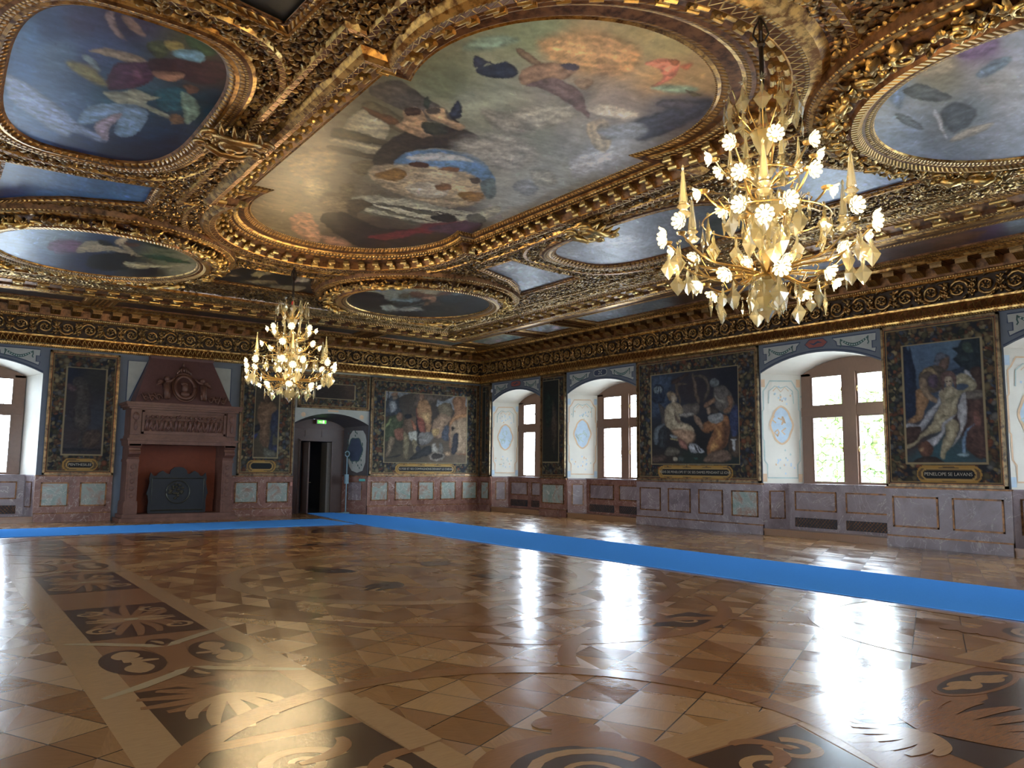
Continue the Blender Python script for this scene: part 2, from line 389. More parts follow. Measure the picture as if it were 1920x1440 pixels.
# windows of the right wall, from the corner forward; (bay far edge, bay near edge, window far edge, window near edge)
BAYS_R = [(-.80, -3.72, -1.42, -3.85), (-5.16, -8.35, -5.78, -8.42), (-12.75, -15.93, -13.40, -16.0), (-18.42, -21.6, -19.1, -21.7), (-23.0, -26.2, -23.6, -26.2)]
BAYS_B = [(-17.75, -14.62, -17.5, -14.95)]
BAYS_L = [(-3.6, -6.6, -4.0, -6.3), (-9.0, -12.2, -9.4, -11.8), (-14, -17.2, -14.4, -16.8), (-19.6, -22.8, -20, -22.4)]
BAYS_N = [(-19.5, -16.3, -19.1, -16.7), (-14.3, -11.1, -13.9, -11.5)]
ZS, ZP, WZS, WZP = 4.07, 4.44, 4.02, 4.36
DOOR = (-7.39, -4.72)
MULL = {}
winno = [0]
def window(W, wa, wb, D=REV, detail=True):
    winno[0] += 1; lo, hi = min(wa, wb), max(wa, wb)
    fr = MB(); d0, d1 = D-.10, D+.08
    A = arch_pts(lo, hi, WZS, WZP, 12)
    c = (lo+hi)/2; m = .17; e = .26; t0, t1 = 2.96, 3.19; top = 3.98; bot = 1.30
    # head board under the arch
    pts = [(lo, top)]+A+[(hi, top)]
    fr.prism(pts, lambda a, b_, d: W(a, d, b_), d0+.02, d1)
    sbox(fr, W, lo, lo+e, d0+.02, d1, HD, WZS+.02); sbox(fr, W, hi-e, hi, d0+.02, d1, HD, WZS+.02)
    sbox(fr, W, c-m, c+m, d0-.02, d1, HD, top+.02); sbox(fr, W, lo, hi, d0, d1, t0, t1); sbox(fr, W, lo, hi, d0, d1, HD, bot)
    lt = []
    root = fr.build('window_%d' % winno[0], M['framewood'], kind='structure')
    for (a, b_) in ((lo+e, c-m), (c+m, hi-e)):
        for (z0, z1) in ((bot, t0), (t1, top)):
            sh = MB(); k = .045
            for q in ((a, a+k, z0, z1), (b_-k, b_, z0, z1), (a+k, b_-k, z0, z0+k), (a+k, b_-k, z1-k, z1)):
                sbox(sh, W, q[0], q[1], d0+.03, d0+.09, q[2], q[3])
            so = sh.build('casement', M['framewood'], root)
            pn = MB(); poly(pn, W, [(a+k, z0+k), (b_-k, z0+k), (b_-k, z1-k), (a+k, z1-k)], d0+.065)
            pn.build('window_pane', M['glass'], so)
            if detail:
                ld = MB(); nx = 2; sx = (b_-a-2*k)/nx; nz = max(2, round((z1-z0-2*k)/.36)); sz = (z1-z0-2*k)/nz
                for i in range(nx+1):
                    for j in range(nz+1):
                        px, pz = a+k+sx*i, z0+k+sz*j
                        if i < nx and j < nz:
                            cx_, cz_ = px+sx/2, pz+sz/2; hx, hz = sx*.27, sz*.34
                            oc = [(cx_-hx, cz_-hz*.45), (cx_, cz_-hz), (cx_+hx, cz_-hz*.45), (cx_+hx, cz_+hz*.45), (cx_, cz_+hz), (cx_-hx, cz_+hz*.45)]
                            for u_, v_ in zip(oc, oc[1:]+oc[:1]): strip(ld, W, [u_, v_], .012, d0+.058)
                            for u_, v_ in ((oc[1], (cx_, pz)), (oc[4], (cx_, pz+sz)), (oc[0], (px, cz_-hz*.45)), (oc[2], (px+sx, cz_-hz*.45)), (oc[5], (px, cz_+hz*.45)), (oc[3], (px+sx, cz_+hz*.45))):
                                strip(ld, W, [u_, v_], .012, d0+.058)
                ld.build('leading', M['iron'], so)
                lt_ = MB(); sidep = b_-.03 if a < c-m-.01 and b_ < c else a+.03
                lt_.tube([W(sidep, d0+.02, (z0+z1)/2-.06), W(sidep, d0-.015, (z0+z1)/2), W(sidep, d0+.02, (z0+z1)/2+.06)], .012)
                lt_.build('latch', M['brass'], so)
    # daylight sampling aid: a portal in the opening (guides sky sampling, adds no light)
    ld_ = bpy.data.lights.new('window_portal', 'AREA'); ld_.shape = 'RECTANGLE'; ld_.size = hi-lo; ld_.size_y = 2.9; ld_.cycles.is_portal = True
    lo_ = bpy.data.objects.new('window_portal', ld_); COL.objects.link(lo_)
    p0 = Vector(W((lo+hi)/2, D+.15, 2.75)); p1 = Vector(W((lo+hi)/2, 0, 2.75)); lo_.location = p0
    lo_.rotation_euler = (p1-p0).to_track_quat('-Z', 'Y').to_euler()
    return root
trimno = [0]
def trim(mb, mats, name=None, **kw):
    trimno[0] += 1; return mb.build(name or 'trim_%d' % trimno[0], mats, kind='structure', **kw)
def dado_panel(mb, W, a, b, d, z0=.42, z1=1.08, mi=1, flip=False):
    """sunk marble panel with a raised dark moulding round it"""
    lo, hi = min(a, b), max(a, b); k = .035; q = -.03
    for r in ((lo, lo+k, z0, z1), (hi-k, hi, z0, z1), (lo, hi, z0, z0+k), (lo, hi, z1-k, z1)): sbox(mb, W, r[0], r[1], d-.02, d+.005, r[2], r[3], 2)
    sbox(mb, W, lo+k, hi-k, d-.006, d+.01, z0+k, z1-k, mi)
def dado(W, a, b, panels, mats, d=0.0, depth=.12):
    """a pier's marble dado: plinth, body, cap and panels; face at depth d, built into the wall"""
    mb = MB(); lo, hi = min(a, b), max(a, b)
    sbox(mb, W, lo, hi, d-.03, d+depth, .02, 1.2, 0); sbox(mb, W, lo, hi, d-.06, d+depth, 0, .22, 0); sbox(mb, W, lo, hi, d-.045, d+depth, .22, .25, 2)
    sbox(mb, W, lo, hi, d-.05, d+depth, 1.2, 1.245, 0); sbox(mb, W, lo, hi, d-.075, d+depth, 1.245, HD, 2)
    n = panels; wd = (hi-lo)/n
    for i in range(n): dado_panel(mb, W, lo+wd*i+.14 if wd > .6 else lo+wd*i+.07, lo+wd*(i+1)-(.14 if wd > .6 else .07), d-.03, mi=1 if n != 4 or W is W_B or i % 4 in (0,) else 0)
    return trim(mb, mats)
def spandrel_paint(W, a, b, root, kind):
    """painted decoration round an arch: blue border bands, two garland panels, a middle cartouche"""
    lo, hi = min(a, b), max(a, b); c = (lo+hi)/2; p = MB(); e = -.004
    A = arch_pts(lo, hi, ZS, ZP, 20)
    strip(p, W, [(s, z+.045) for s, z in A], .03, e, 0)
    for sg in (-1, 1):
        x0, x1 = c+sg*.42, (hi if sg > 0 else lo)-sg*.10
        low = [(s, z) for s, z in arch_pts(lo, hi, ZS+.16, ZP+.13, 24) if min(x0, x1) <= s <= max(x0, x1)]
        if sg < 0: low = low[::-1]
        top = HC-.10
        pts = [(x0, top), (x0+sg*.10, (top+low[0][1])/2)]+low+[(x1, top-.34), (x1-sg*.09, top-.34), (x1-sg*.09, top-.18), (x1, top-.18), (x1, top)]
        pts = [(x0, low[0][1])if False else q for q in pts]
        poly(p, W, pts, e, 1); strip(p, W, pts, .028, e-.002, 0, closed=True)
        g0, g1 = x0+sg*.22, x1-sg*.18
        n = 12; G = [(g0+(g1-g0)*i/n, top-.07-.15*math.sin(PI*i/n)) for i in range(n+1)]
        strip(p, W, G, [.03+.05*math.sin(PI*i/n) for i in range(n+1)], e-.004, 2)
        for i in range(1, n): poly(p, W, [(G[i][0]+.018*math.cos(q), G[i][1]+.018*math.sin(q)) for q in np.arange(0, 2*PI, PI/3)], e-.006, 4)
        for gx in (g0, g1): strip(p, W, [(gx, top-.05), (gx+.01, top-.14), (gx-.01, top-.2), (gx+.02, top-.24)], .03, e-.004, 2)
    cz = (ZP+HC)/2+.02; hw, hh = .30, .105
    if kind == 'hex': cp = [(-hw, 0), (-hw*.6, hh), (hw*.6, hh), (hw, 0), (hw*.6, -hh), (-hw*.6, -hh)]
    else: cp = [(hw*math.copysign(abs(math.cos(t))**.5, math.cos(t)), hh*math.copysign(abs(math.sin(t))**.7, math.sin(t))) for t in np.arange(0, 2*PI, PI/10)]
    cp = [(c+x_, cz+z_) for x_, z_ in cp]
    poly(p, W, cp, e-.001, 3 if kind != 'black' else 0); strip(p, W, cp, .025, e-.003, 0 if kind != 'black' else 1, closed=True)
    if kind == 'black':
        for q in range(4):
            an = PI/4+q*PI/2; poly(p, W, [(c, cz), (c+.09*math.cos(an-.3), cz+.07*math.sin(an-.3)), (c+.12*math.cos(an), cz+.085*math.sin(an)), (c+.09*math.cos(an+.3), cz+.07*math.sin(an+.3))], e-.004, 1)
    else:
        strip(p, W, [(c-.16, cz), (c-.05, cz+.03), (c+.06, cz-.02), (c+.17, cz+.02)], [.01, .05, .04, .01], e-.004, 0)
    return p.build('painted_garlands', [M['ink'], M['pale'], M['garland'], M['redp'], M['sage']], root)
def reveal_paint(W, a, wa, root, motif):
    """ornament on the far reveal: a scalloped frame, a central cartouche, sprays"""
    p = MB(); D = REV-.06
    def R(t, z, off=.006):
        s = a+(wa-a)*t*D/REV; n = (1 if wa < a else -1)
        return W(s+off*(-1 if n > 0 else 1), t*D-.002, z)
    RW = lambda t, d, z: R(t, z, .004+d)
    fr = [(.12, 1.42), (.12, 1.75), (.05, 1.85), (.05, 2.35), (.02, 2.40), (.02, 3.1), (.05, 3.15), (.05, 3.62), (.12, 3.70), (.22, 3.88), (.78, 3.88), (.88, 3.70), (.95, 3.62), (.95, 3.15), (.98, 3.1), (.98, 2.4), (.95, 2.35), (.95, 1.85), (.88, 1.75), (.88, 1.42)]
    k = {'oval': 0, 'gold': 0, 'tree': 2}[motif]
    strip(p, RW, fr, .035, 0, k, closed=True)
    cz = 2.75
    ov = [(.5+.27*math.cos(t)*(1+.08*math.cos(6*t)), cz+.45*math.sin(t)*(1+.06*math.cos(4*t))) for t in np.arange(0, 2*PI, PI/16)]
    poly(p, RW, ov, 0, 1); strip(p, RW, ov, .05, .002, 0, closed=True)
    for i in range(7):
        x, z = .5+random.uniform(-.15, .15), cz-.1+random.uniform(-.2, .2); strip(p, RW, [(x, z), (x+random.uniform(-.12, .12), z+.09), (x+random.uniform(-.1, .1), z+.17)], .035, .004, 0 if motif == 'tree' else 2)
    for zc, n in ((1.8, 16), (3.45, 16)):
        for i in range(n):
            x, z = .5+random.gauss(0, .16), zc+random.gauss(0, .13)
            poly(p, RW, [(x+.022*math.cos(q), z+.03*math.sin(q)) for q in np.arange(0, 2*PI, PI/3)], .002, random.choice((0, 1, 1, 2)))
    strip(p, RW, [(.18, 3.3), (.2, 3.62), (.35, 3.75), (.5, 3.7), (.65, 3.75), (.8, 3.62), (.82, 3.3)], .025, .002, 2)
    strip(p, RW, [(.3, 3.62), (.4, 3.72), (.5, 3.6), (.6, 3.72), (.7, 3.62)], .02, .003, 0)
    for tx in ((.05, 1.42), (.95, 1.42), (.05, 3.82), (.95, 3.82)):
        poly(p, RW, [(tx[0]-.05, tx[1]-.1), (tx[0]+.05, tx[1]-.1), (tx[0]+.05, tx[1]+.1), (tx[0]-.05, tx[1]+.1)], 0, 1 if motif != 'tree' else 0)
    return p.build('painted_ornament', [M['peach'], M['skyp'], M['sage'], M['ink']], root)

def make_wall(name, W, lo, hi, bays, door=None):
    """plaster wall with its arched openings, reveals, windows, marble dado and painted spandrels"""
    mb = MB(); cuts = sorted([(min(b[0], b[1]), max(b[0], b[1])) for b in bays]+([door] if door else []))
    x = lo
    for a, b in cuts+[(hi, hi)]:
        if a > x: mb.add([W(x, 0, 0), W(a, 0, 0), W(a, 0, 6.2), W(x, 0, 6.2)], [(0, 1, 2, 3)], 0)
        x = b
    for b in bays:
        s0, s1 = min(b[0], b[1]), max(b[0], b[1]); w0, w1 = min(b[2], b[3]), max(b[2], b[3])
        bay_wall(mb, W, s0, s1, ZS, ZP); reveal(mb, W, s0, s1, w0, w1, ZS, ZP, WZS, WZP, HD, mi=1)
        mb.add([W(s0-1, REV+.1, 0), W(w0+.02, REV+.1, 0), W(w0+.02, REV+.1, 6.2), W(s0-1, REV+.1, 6.2)], [(0, 1, 2, 3)], 1)
        mb.add([W(w1-.02, REV+.1, 0), W(s1+1, REV+.1, 0), W(s1+1, REV+.1, 6.2), W(w1-.02, REV+.1, 6.2)], [(0, 1, 2, 3)], 1)
        mb.add([W(s0, REV+.1, WZS), W(s1, REV+.1, WZS), W(s1, REV+.1, 6.2), W(s0, REV+.1, 6.2)], [(0, 1, 2, 3)], 1) if False else None
        A = arch_pts(w0, w1, WZS, WZP, 14)
        mb.add([W(s, REV+.1, z) for s, z in A]+[W(s, REV+.1, 6.2) for s, z in A], [(i, i+1, 16+i, 15+i) for i in range(14)], 1)
        mb.add([W(w0, REV+.1, 0), W(w1, REV+.1, 0), W(w1, REV+.1, HD-.03), W(w0, REV+.1, HD-.03)], [(0, 1, 2, 3)], 1)
    return mb.build(name, [M['blueplaster'], M['cream']], kind='structure')
def bay_base(W, b, mats):
    """the window bay's wooden step, marble parapet with grilles, and reveal dadoes"""
    s0, s1 = min(b[0], b[1]), max(b[0], b[1]); w0, w1 = min(b[2], b[3]), max(b[2], b[3]); pd = .50
    lerp = lambda d, s, w_: s+(w_-s)*d/REV
    a0, a1 = lerp(pd, s0, w0), lerp(pd, s1, w1)
    st = MB(); st.prism([(s0, .0), (s1, .0), (a1, pd), (a0, pd)], lambda s, d, z: W(s, d, z), 0, .15); sbox(st, W, s0, s1, -.03, .02, .11, .16)
    trim(st, [M['stepwood']])
    mb = MB()
    mb.prism([(a0, pd), (a1, pd), (w1, REV), (w0, REV)], lambda s, d, z: W(s, d, z), .15, HD-.03, 0)
    mb.prism([(a0-.03, pd-.03), (a1+.03, pd-.03), (w1, REV-.03), (w0, REV-.03)], lambda s, d, z: W(s, d, z), HD-.03, HD+.005, 3)
    c = (a0+a1)/2
    for p0, p1 in ((a0+.18, c-.12), (c+.12, a1-.18)):
        dado_panel(mb, W, p0, p1, pd, .62, 1.1)
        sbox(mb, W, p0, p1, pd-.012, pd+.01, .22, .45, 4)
        n = 13
        for i in range(n+1):
            q = p0+(p1-p0)*i/n; strip(mb, W, [(q, .23), (min(q+.2, p1), .44)], .005, pd-.018, 2); strip(mb, W, [(q, .44), (min(q+.2, p1), .23)], .008, pd-.018, 2)
    for (s, w_, sg) in ((s0, w0, 1), (s1, w1, -1)):
        V = lambda t, z, o: W(lerp(t, s, w_)+sg*o, t, z)
        mb.add([V(0, .15, .012), V(pd, .15, .012), V(pd, HD-.04, .012), V(0, HD-.04, .012)], [(0, 1, 2, 3)], 0)
        mb.add([V(.1, .4, .02), V(pd-.08, .4, .02), V(pd-.08, 1.1, .02), V(.1, 1.1, .02)], [(0, 1, 2, 3)], 2)
        mb.add([V(.13, .43, .026), V(pd-.11, .43, .026), V(pd-.11, 1.07, .026), V(.13, 1.07, .026)], [(0, 1, 2, 3)], 1)
        mb.add([V(0, HD-.04, .03), V(REV-.1, HD-.04, .03), V(REV-.1, HD, .03), V(0, HD, .03), V(0, HD, -.02), V(REV-.1, HD, -.02)], [(0, 1, 2, 3), (3, 2, 5, 4)], 3)
    trim(mb, mats+[M['marbleb'], M['dark']])

W1 = make_wall('wall_right', W_R, YN, 0, BAYS_R)
W2 = make_wall('wall_back', W_B, XL, 0, BAYS_B, DOOR)
W3 = make_wall('wall_left', W_L, YN, 0, BAYS_L)
W4 = make_wall('wall_near', W_N, XL, 0, BAYS_N)
PR = [M['marble'], M['marbleg'], M['brown']]; PRb = [M['marbleb'], M['marbleb'], M['brown']]
for i, b in enumerate(BAYS_R):
    window(W_R, b[2], b[3], detail=i < 4)
    mats = PRb if i >= 2 else [M['marble'], M['marbleb'], M['brown']]
    bay_base(W_R, b, mats)
    if i < 4:
        spandrel_paint(W_R, b[0], b[1], W1, ('ovalr', 'black', 'hex', 'black')[i]); reveal_paint(W_R, b[0], b[2], W1, ('gold', 'oval', 'tree', 'gold')[i])
for b in BAYS_B: window(W_B, b[2], b[3]); bay_base(W_B, b, PRb); spandrel_paint(W_B, b[0], b[1], W2, 'hex')
for b in BAYS_L: window(W_L, b[2], b[3], detail=False)
for b in BAYS_N: window(W_N, b[2], b[3], detail=False)
dado(W_R, -.0, -.80, 1, PR); dado(W_R, -3.72, -5.16, 1, PR); dado(W_R, -8.35, -12.75, 4, [M['marbleb'], M['marbleg'], M['brown']])
dado(W_R, -15.93, -18.42, 2, PRb); dado(W_R, -21.6, -23.0, 1, PRb); dado(W_R, -26.2, YN, 3, PRb)
dado(W_B, XL, -17.75, 4, PR); dado(W_B, -14.62, -12.72, 2, PR); dado(W_B, -9.4, -7.39, 2, PR); dado(W_B, -4.72, -.03, 5, PR)
for a, b in ((0, -3.6), (-6.6, -9), (-12.2, -14), (-17.2, -19.6), (-22.8, YN)): dado(W_L, a, b, 2, PR)
for a, b in ((XL, -19.5), (-16.3, -14.3), (-11.1, 0)): dado(W_N, a, b, 2, PR)
# ---------------------------------------------------------------- doorway niche in the back wall
D0, D1 = DOOR; DD = .85; I0, I1 = -7.2, -5.28
nb = MB(); bay_wall(nb, W_B, D0, D1, 3.03, 3.38, n=14, mi=1)
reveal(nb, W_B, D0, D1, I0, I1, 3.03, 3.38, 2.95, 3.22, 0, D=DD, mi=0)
M['nicheshade'] = plain('dark_painted_niche', (.075, .065, .065), .7)  # even dark brown of the niche reveals and soffit
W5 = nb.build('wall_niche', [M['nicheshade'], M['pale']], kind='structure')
sp = MB()
for sg in (-1, 1):
    xe = D0+.08 if sg < 0 else D1-.08
    A = [(s, z+.05) for s, z in arch_pts(D0, D1, 3.03, 3.38, 20)]
    A = A[:8] if sg < 0 else A[-8:][::-1]
    poly(sp, W_B, [(xe, 3.47)]+[(min(max(s, D0+.08), D1-.08), z) for s, z in A]+[(A[-1][0]+sg*-.1, 3.47)], -.006, 0)
    poly(sp, W_B, [(xe-sg*.2+.08*math.cos(q), 3.3+.08*math.sin(q)) for q in np.arange(0, 2*PI, PI/8)], -.009, 1)
poly(sp, W_B, [(-6.5, 3.45), (-5.6, 3.45), (-5.6, 3.49), (-6.5, 3.49)], -.006, 0); poly(sp, W_B, [(-6.25, 3.435), (-5.87, 3.435), (-5.87, 3.49), (-6.25, 3.49)], -.008, 1)
for P_ in ([(-12.50, 4.62), (-11.97, 4.62), (-12.42, 3.45), (-12.50, 3.45)], [(-10.06, 4.62), (-9.52, 4.62), (-9.52, 3.45), (-9.62, 3.45)]): poly(sp, W_B, P_, -.006, 0); strip(sp, W_B, P_, .03, -.008, 2, closed=True)
sp.build('painted_spandrel', [M['pale'], M['peach'], M['ink']], W5)
# marble dado and painted oval on the right reveal
def RV(t, d, z): return W_B(D1+(I1-D1)*t/DD-d, t, z)
rv = MB(); poly(rv, RV, [(0, 0), (DD, 0), (DD, HD), (0, HD)], .012, 0); poly(rv, RV, [(.16, .42), (.62, .42), (.62, 1.06), (.16, 1.06)], .02, 1)
strip(rv, RV, [(.16, .42), (.62, .42), (.62, 1.06), (.16, 1.06)], .03, .022, 2, closed=True); poly(rv, RV, [(0, HD-.03), (DD, HD-.03), (DD, HD), (0, HD)], .03, 2)
fr = [(.2, 1.45), (.15, 1.6), (.1, 1.75), (.08, 2.5), (.12, 2.7), (.22, 2.85), (.6, 2.85), (.7, 2.7), (.74, 2.5), (.74, 1.75), (.7, 1.6), (.6, 1.45), (.4, 1.38)]
poly(rv, RV, [(-.02+.9*(a-.0), b) for a, b in fr], .008, 3)
ov = [(.42+.24*math.cos(t)*(1+.07*math.cos(6*t)), 2.18+.42*math.sin(t)*(1+.07*math.cos(6*t))) for t in np.arange(0, 2*PI, PI/16)]
poly(rv, RV, ov, .012, 4); strip(rv, RV, ov, .03, .014, 5, closed=True)
for i in range(40):
    x, z = random.uniform(.15, .7), random.uniform(1.5, 2.8); strip(rv, RV, [(x, z), (x+.015, z+.07)], .03, .01, 5)
trim(rv, [M['marble'], M['marbleb'], M['brown'], M['pale'], M['ink'], M['garland']])
# timber door case: panelled board with a doorway
dw = MB(); A = arch_pts(I0-.1, I1+.1, 2.95, 3.22, 10)
dw.prism([(I0-.1, 2.45)]+A+[(I1+.1, 2.45)], lambda a, b, d: (a, d, b), DD-.02, DD+.1)
sbox(dw, W_B, I0-.1, -6.90, DD-.02, DD+.1, 0, 2.45); sbox(dw, W_B, -5.66, I1+.1, DD-.02, DD+.1, 0, 2.45)
for q in (-6.92, -5.72): sbox(dw, W_B, q, q+.08, DD-.06, DD-.02, 0, 2.5)
sbox(dw, W_B, -6.92, -5.64, DD-.06, DD-.02, 2.45, 2.53); sbox(dw, W_B, I0, I1, DD-.07, DD-.02, 2.88, 2.95)
for q in (-6.7, -6.1): sbox(dw, W_B, q, q+.45, DD-.04, DD-.02, 2.60, 2.82)
dcase = dw.build('door_1', M['doorwood'], kind='structure')
lf = MB(); 
lf.prism([(0, .03), (.62, .03), (.62, 2.4), (0, 2.4)], lambda a, b, d: (-6.74-d, DD-.06-a*.9, b), 0, .05)
for z0, z1 in ((.2, .95), (1.1, 1.6), (1.75, 2.3)): lf.box((-6.745, DD-.14, z0), (-6.725, DD-.56, z1))
leaf = lf.build('door_leaf', M['doorwood'], dcase)
hb = MB(); hb.tube([(-6.72, DD-.58, 1.05), (-6.66, DD-.58, 1.05), (-6.66, DD-.48, 1.05)], .012); hb.build('door_handle', M['brass'], leaf)
# the dark passage behind, with a pale jamb and a far skylit lattice
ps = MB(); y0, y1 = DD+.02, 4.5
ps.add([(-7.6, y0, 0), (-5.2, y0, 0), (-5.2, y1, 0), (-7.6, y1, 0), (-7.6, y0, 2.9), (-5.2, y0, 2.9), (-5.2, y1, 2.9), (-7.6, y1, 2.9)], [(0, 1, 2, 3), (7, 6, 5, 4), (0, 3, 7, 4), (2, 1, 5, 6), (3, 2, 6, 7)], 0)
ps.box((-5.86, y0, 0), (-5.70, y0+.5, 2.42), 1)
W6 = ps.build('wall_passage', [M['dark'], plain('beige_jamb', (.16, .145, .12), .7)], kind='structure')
# exit sign
ex = empty('exit_sign', (-6.19, .62, 3.05)); tag(ex, 'small glowing green emergency exit sign under the doorway arch', 'exit sign')
eb = MB(); eb.box((-.17, 0, 0), (.17, .05, .13)); eb.build('sign_housing', M['white'], ex)
ef = MB(); ef.add([(-.155, -.003, .012), (.155, -.003, .012), (.155, -.003, .118), (-.155, -.003, .118)], [(0, 1, 2, 3)])
ef.build('sign_face', mk_emit('lit_green_sign', (.10, .85, .06), .55), ex)
eg = MB(); f2 = lambda pts: eg.add([(a, -.006, b) for a, b in pts], [tuple(range(len(pts)))])
f2([(.03, .02), (.09, .02), (.09, .11), (.03, .11)]); f2([(-.12, .055), (-.06, .055), (-.06, .035), (-.02, .065), (-.06, .095), (-.06, .075), (-.12, .075)])
f2([(-.01, .03), (.01, .05), (.0, .085), (-.012, .085)]); eg.build('sign_pictogram', mk_emit('lit_pictogram', (.8, 1, .6), .8), ex)
# pale blue pole with a ring top leaning in the niche
bp = empty('ring_topped_pole', (-5.30, .42, 0)); tag(bp, 'pale blue-grey pole with a ring top before the painted oval of the doorway', 'pole')
bm_ = plain('pale_blue_enamel', (.22, .36, .42), .4)
t = MB(); t.tube([(0, 0, 0.02), (0, 0, 1.95)], .022, 8); t.lathe([(.0, 0), (.14, 0), (.14, .02), (.03, .04), (0, .04)], seg=16); t.build('pole_shaft', bm_, bp)
t = MB(); t.tube([(.08*math.cos(a), 0, 2.03+.09*math.sin(a)) for a in np.arange(0, 2*PI+.1, PI/8)], .02, 6); t.build('pole_ring', bm_, bp)
t = MB(); t.box((-.06, -.05, 1.0), (.06, .05, 1.32)); t.build('pole_box', bm_, bp)
hn = MB(); hn.tube([(-4.78, .05, 1.13), (-4.98, .1, 1.13)], .045, 10); tag(hn.build('wall_tube', plain('turquoise_enamel', (.12, .45, .42), .35)), 'short turquoise tube fixed to the marble beside the doorway', 'fixture')
sw = MB(); sw.box((-7.50, -.105, .95), (-7.43, -.035, 1.07)); tag(sw.build('alarm_switch', plain('faded_red_plastic', (.45, .2, .16), .5)), 'small faded red box on the marble at the left of the doorway', 'switch')
se = MB(); se.box((-.05, -.79, 4.44), (0.0, -.73, 4.56)); tag(se.build('wall_sensor', M['white']), 'small white sensor box high on the wall left of the farthest window', 'sensor')

# ---------------------------------------------------------------- fireplace
FX = -11.05
fp = empty('fireplace', (FX, 0, 0)); tag(fp, 'carved red stone fireplace with tall tapering hood on the back wall', 'fireplace')
def part(mb, name, mat, root, smooth=False): return mb.build(name, mat, root, smooth=smooth)
h = MB(); h.box((-1.62, -1.05, 0), (1.62, 0, .10)); h.box((-1.55, -.98, .10), (1.55, 0, .20)); part(h, 'hearth', M['stone'], fp)
for sg in (-1, 1):
    j = MB(); x0, x1 = sg*1.16, sg*1.46
    j.box((x0-.02*sg, -.86, .2), (x1+.04*sg, -.05, .5)); j.box((x0, -.80, .5), (x1, -.05, 1.72)); j.box((x0-.02*sg, -.84, .5), (x1+.03*sg, -.05, .56)); j.box((x0-.01*sg, -.83, 1.66), (x1+.02*sg, -.05, 1.74))
    j.box((x0+.05*sg, -.815, .62), (x1-.05*sg, -.79, 1.6)); j.box((x0+.05*sg, -.875, .26), (x1-.02*sg, -.85, .45))
    cr = [(-.80, 1.74), (-.82, 1.80), (-.90, 1.86), (-.95, 1.95), (-.93, 2.05), (-1.0, 2.12), (-1.0, 2.2), (-.05, 2.2), (-.05, 1.74)]
    j.prism(cr, lambda a, b, d: (d, a, b), x0, x1); j.tube([(x0, -.93, 1.93), (x1, -.93, 1.93)], .07, 10)
    j.box((x0-.02*sg, -1.0, 2.12), (x1+.03*sg, -.05, 2.17))
    for q in range(5): j.ball((sg*1.31, -.822, .72+q*.2), (.06, .02, .07))
    part(j, 'jamb', M['stone'], fp)
fb = MB(); fb.add([(-1.2, -.06, .2), (1.2, -.06, .2), (1.2, -.06, 2.3), (-1.2, -.06, 2.3), (-1.17, -.8, .2), (-1.17, -.8, 2.3), (1.17, -.8, .2), (1.17, -.8, 2.3)], [(0, 1, 2, 3), (4, 0, 3, 5), (1, 6, 7, 2)])
part(fb, 'firebox', M['brick'], fp)
e = MB(); e.box((-1.50, -.98, 2.17), (1.50, 0, 2.27)); e.box((-1.53, -1.03, 2.27), (1.53, 0, 2.33)); e.box((-1.46, -.93, 2.33), (1.46, 0, 2.42)); e.box((-1.44, -.90, 2.42), (1.44, 0, 3.16))
for x0, x1 in ((-1.46, -1.2), (1.2, 1.46)): e.box((x0, -.97, 2.44), (x1, -.9, 3.14)); e.ball(((x0+x1)/2, -.98, 2.95), (.09, .04, .12)); e.ball(((x0+x1)/2, -.98, 2.68), (.05, .03, .14))
for r in ((-1.16, 1.16, 2.46, 2.52), (-1.16, 1.16, 3.08, 3.13), (-1.16, -1.10, 2.46, 3.13), (1.10, 1.16, 2.46, 3.13)): e.box((r[0], -.95, r[2]), (r[1], -.88, r[3]))
part(e, 'entablature', M['stone'], fp)
m_ = MB(); m_.box((-1.52, -1.0, 3.16), (1.52, 0, 3.21)); m_.box((-1.58, -1.07, 3.21), (1.58, 0, 3.28)); m_.box((-1.62, -1.12, 3.28), (1.62, 0, 3.35)); part(m_, 'mantel_shelf', M['stone'], fp)
rel = MB(); rr = random.Random(3)                                   # relief frieze: a crowd of small rounded figures
for i in range(17):
    x = -1.02+i*.127+rr.uniform(-.02, .02); lean = rr.uniform(-.09, .09); z = 2.55
    rel.tube([(x+lean, -.93, z), (x+lean*.4, -.945, z+.17), (x, -.95, z+.30)], [.025, .04, .05], 6); rel.tube([(x-lean-.04, -.92, z), (x-.02, -.94, z+.2)], [.02, .035], 6)
    rel.ball((x+rr.uniform(-.02, .02), -.96, z+.41), .042, seg=7); rel.tube([(x, -.955, z+.30), (x+rr.choice((-1, 1))*.09, -.965, z+.36+rr.uniform(-.1, .12))], [.028, .014], 5)
    rel.tube([(x+.05, -.93, z+.02), (x+.1, -.935, z+.12), (x+.06, -.93, z+.22)], [.02, .03, .01], 5)
part(rel, 'relief_frieze', M['stone'], fp, True)
hd = MB(); b0, b1, t0, t1 = 1.36, -.82, .86, -.22
hd.add([(-b0, b1, 3.35), (b0, b1, 3.35), (t0, t1, 4.78), (-t0, t1, 4.78), (-b0, 0, 3.35), (b0, 0, 3.35), (t0, 0, 4.78), (-t0, 0, 4.78)], [(0, 1, 2, 3), (1, 5, 6, 2), (4, 0, 3, 7)])
hd.box((-.9, -.28, 4.72), (.9, 0, 4.80)); part(hd, 'hood', plain('brown_painted_hood', (.12, .055, .05), .6), fp)
cv = MB(); yz = lambda z: b1+(t1-b1)*(z-3.35)/1.43-.03
def P(x, z, o=0): return (x, yz(z)-o, z)
ring = [(.27*math.cos(a), 3.87+.34*math.sin(a)) for a in np.arange(0, 2*PI+.1, PI/12)]
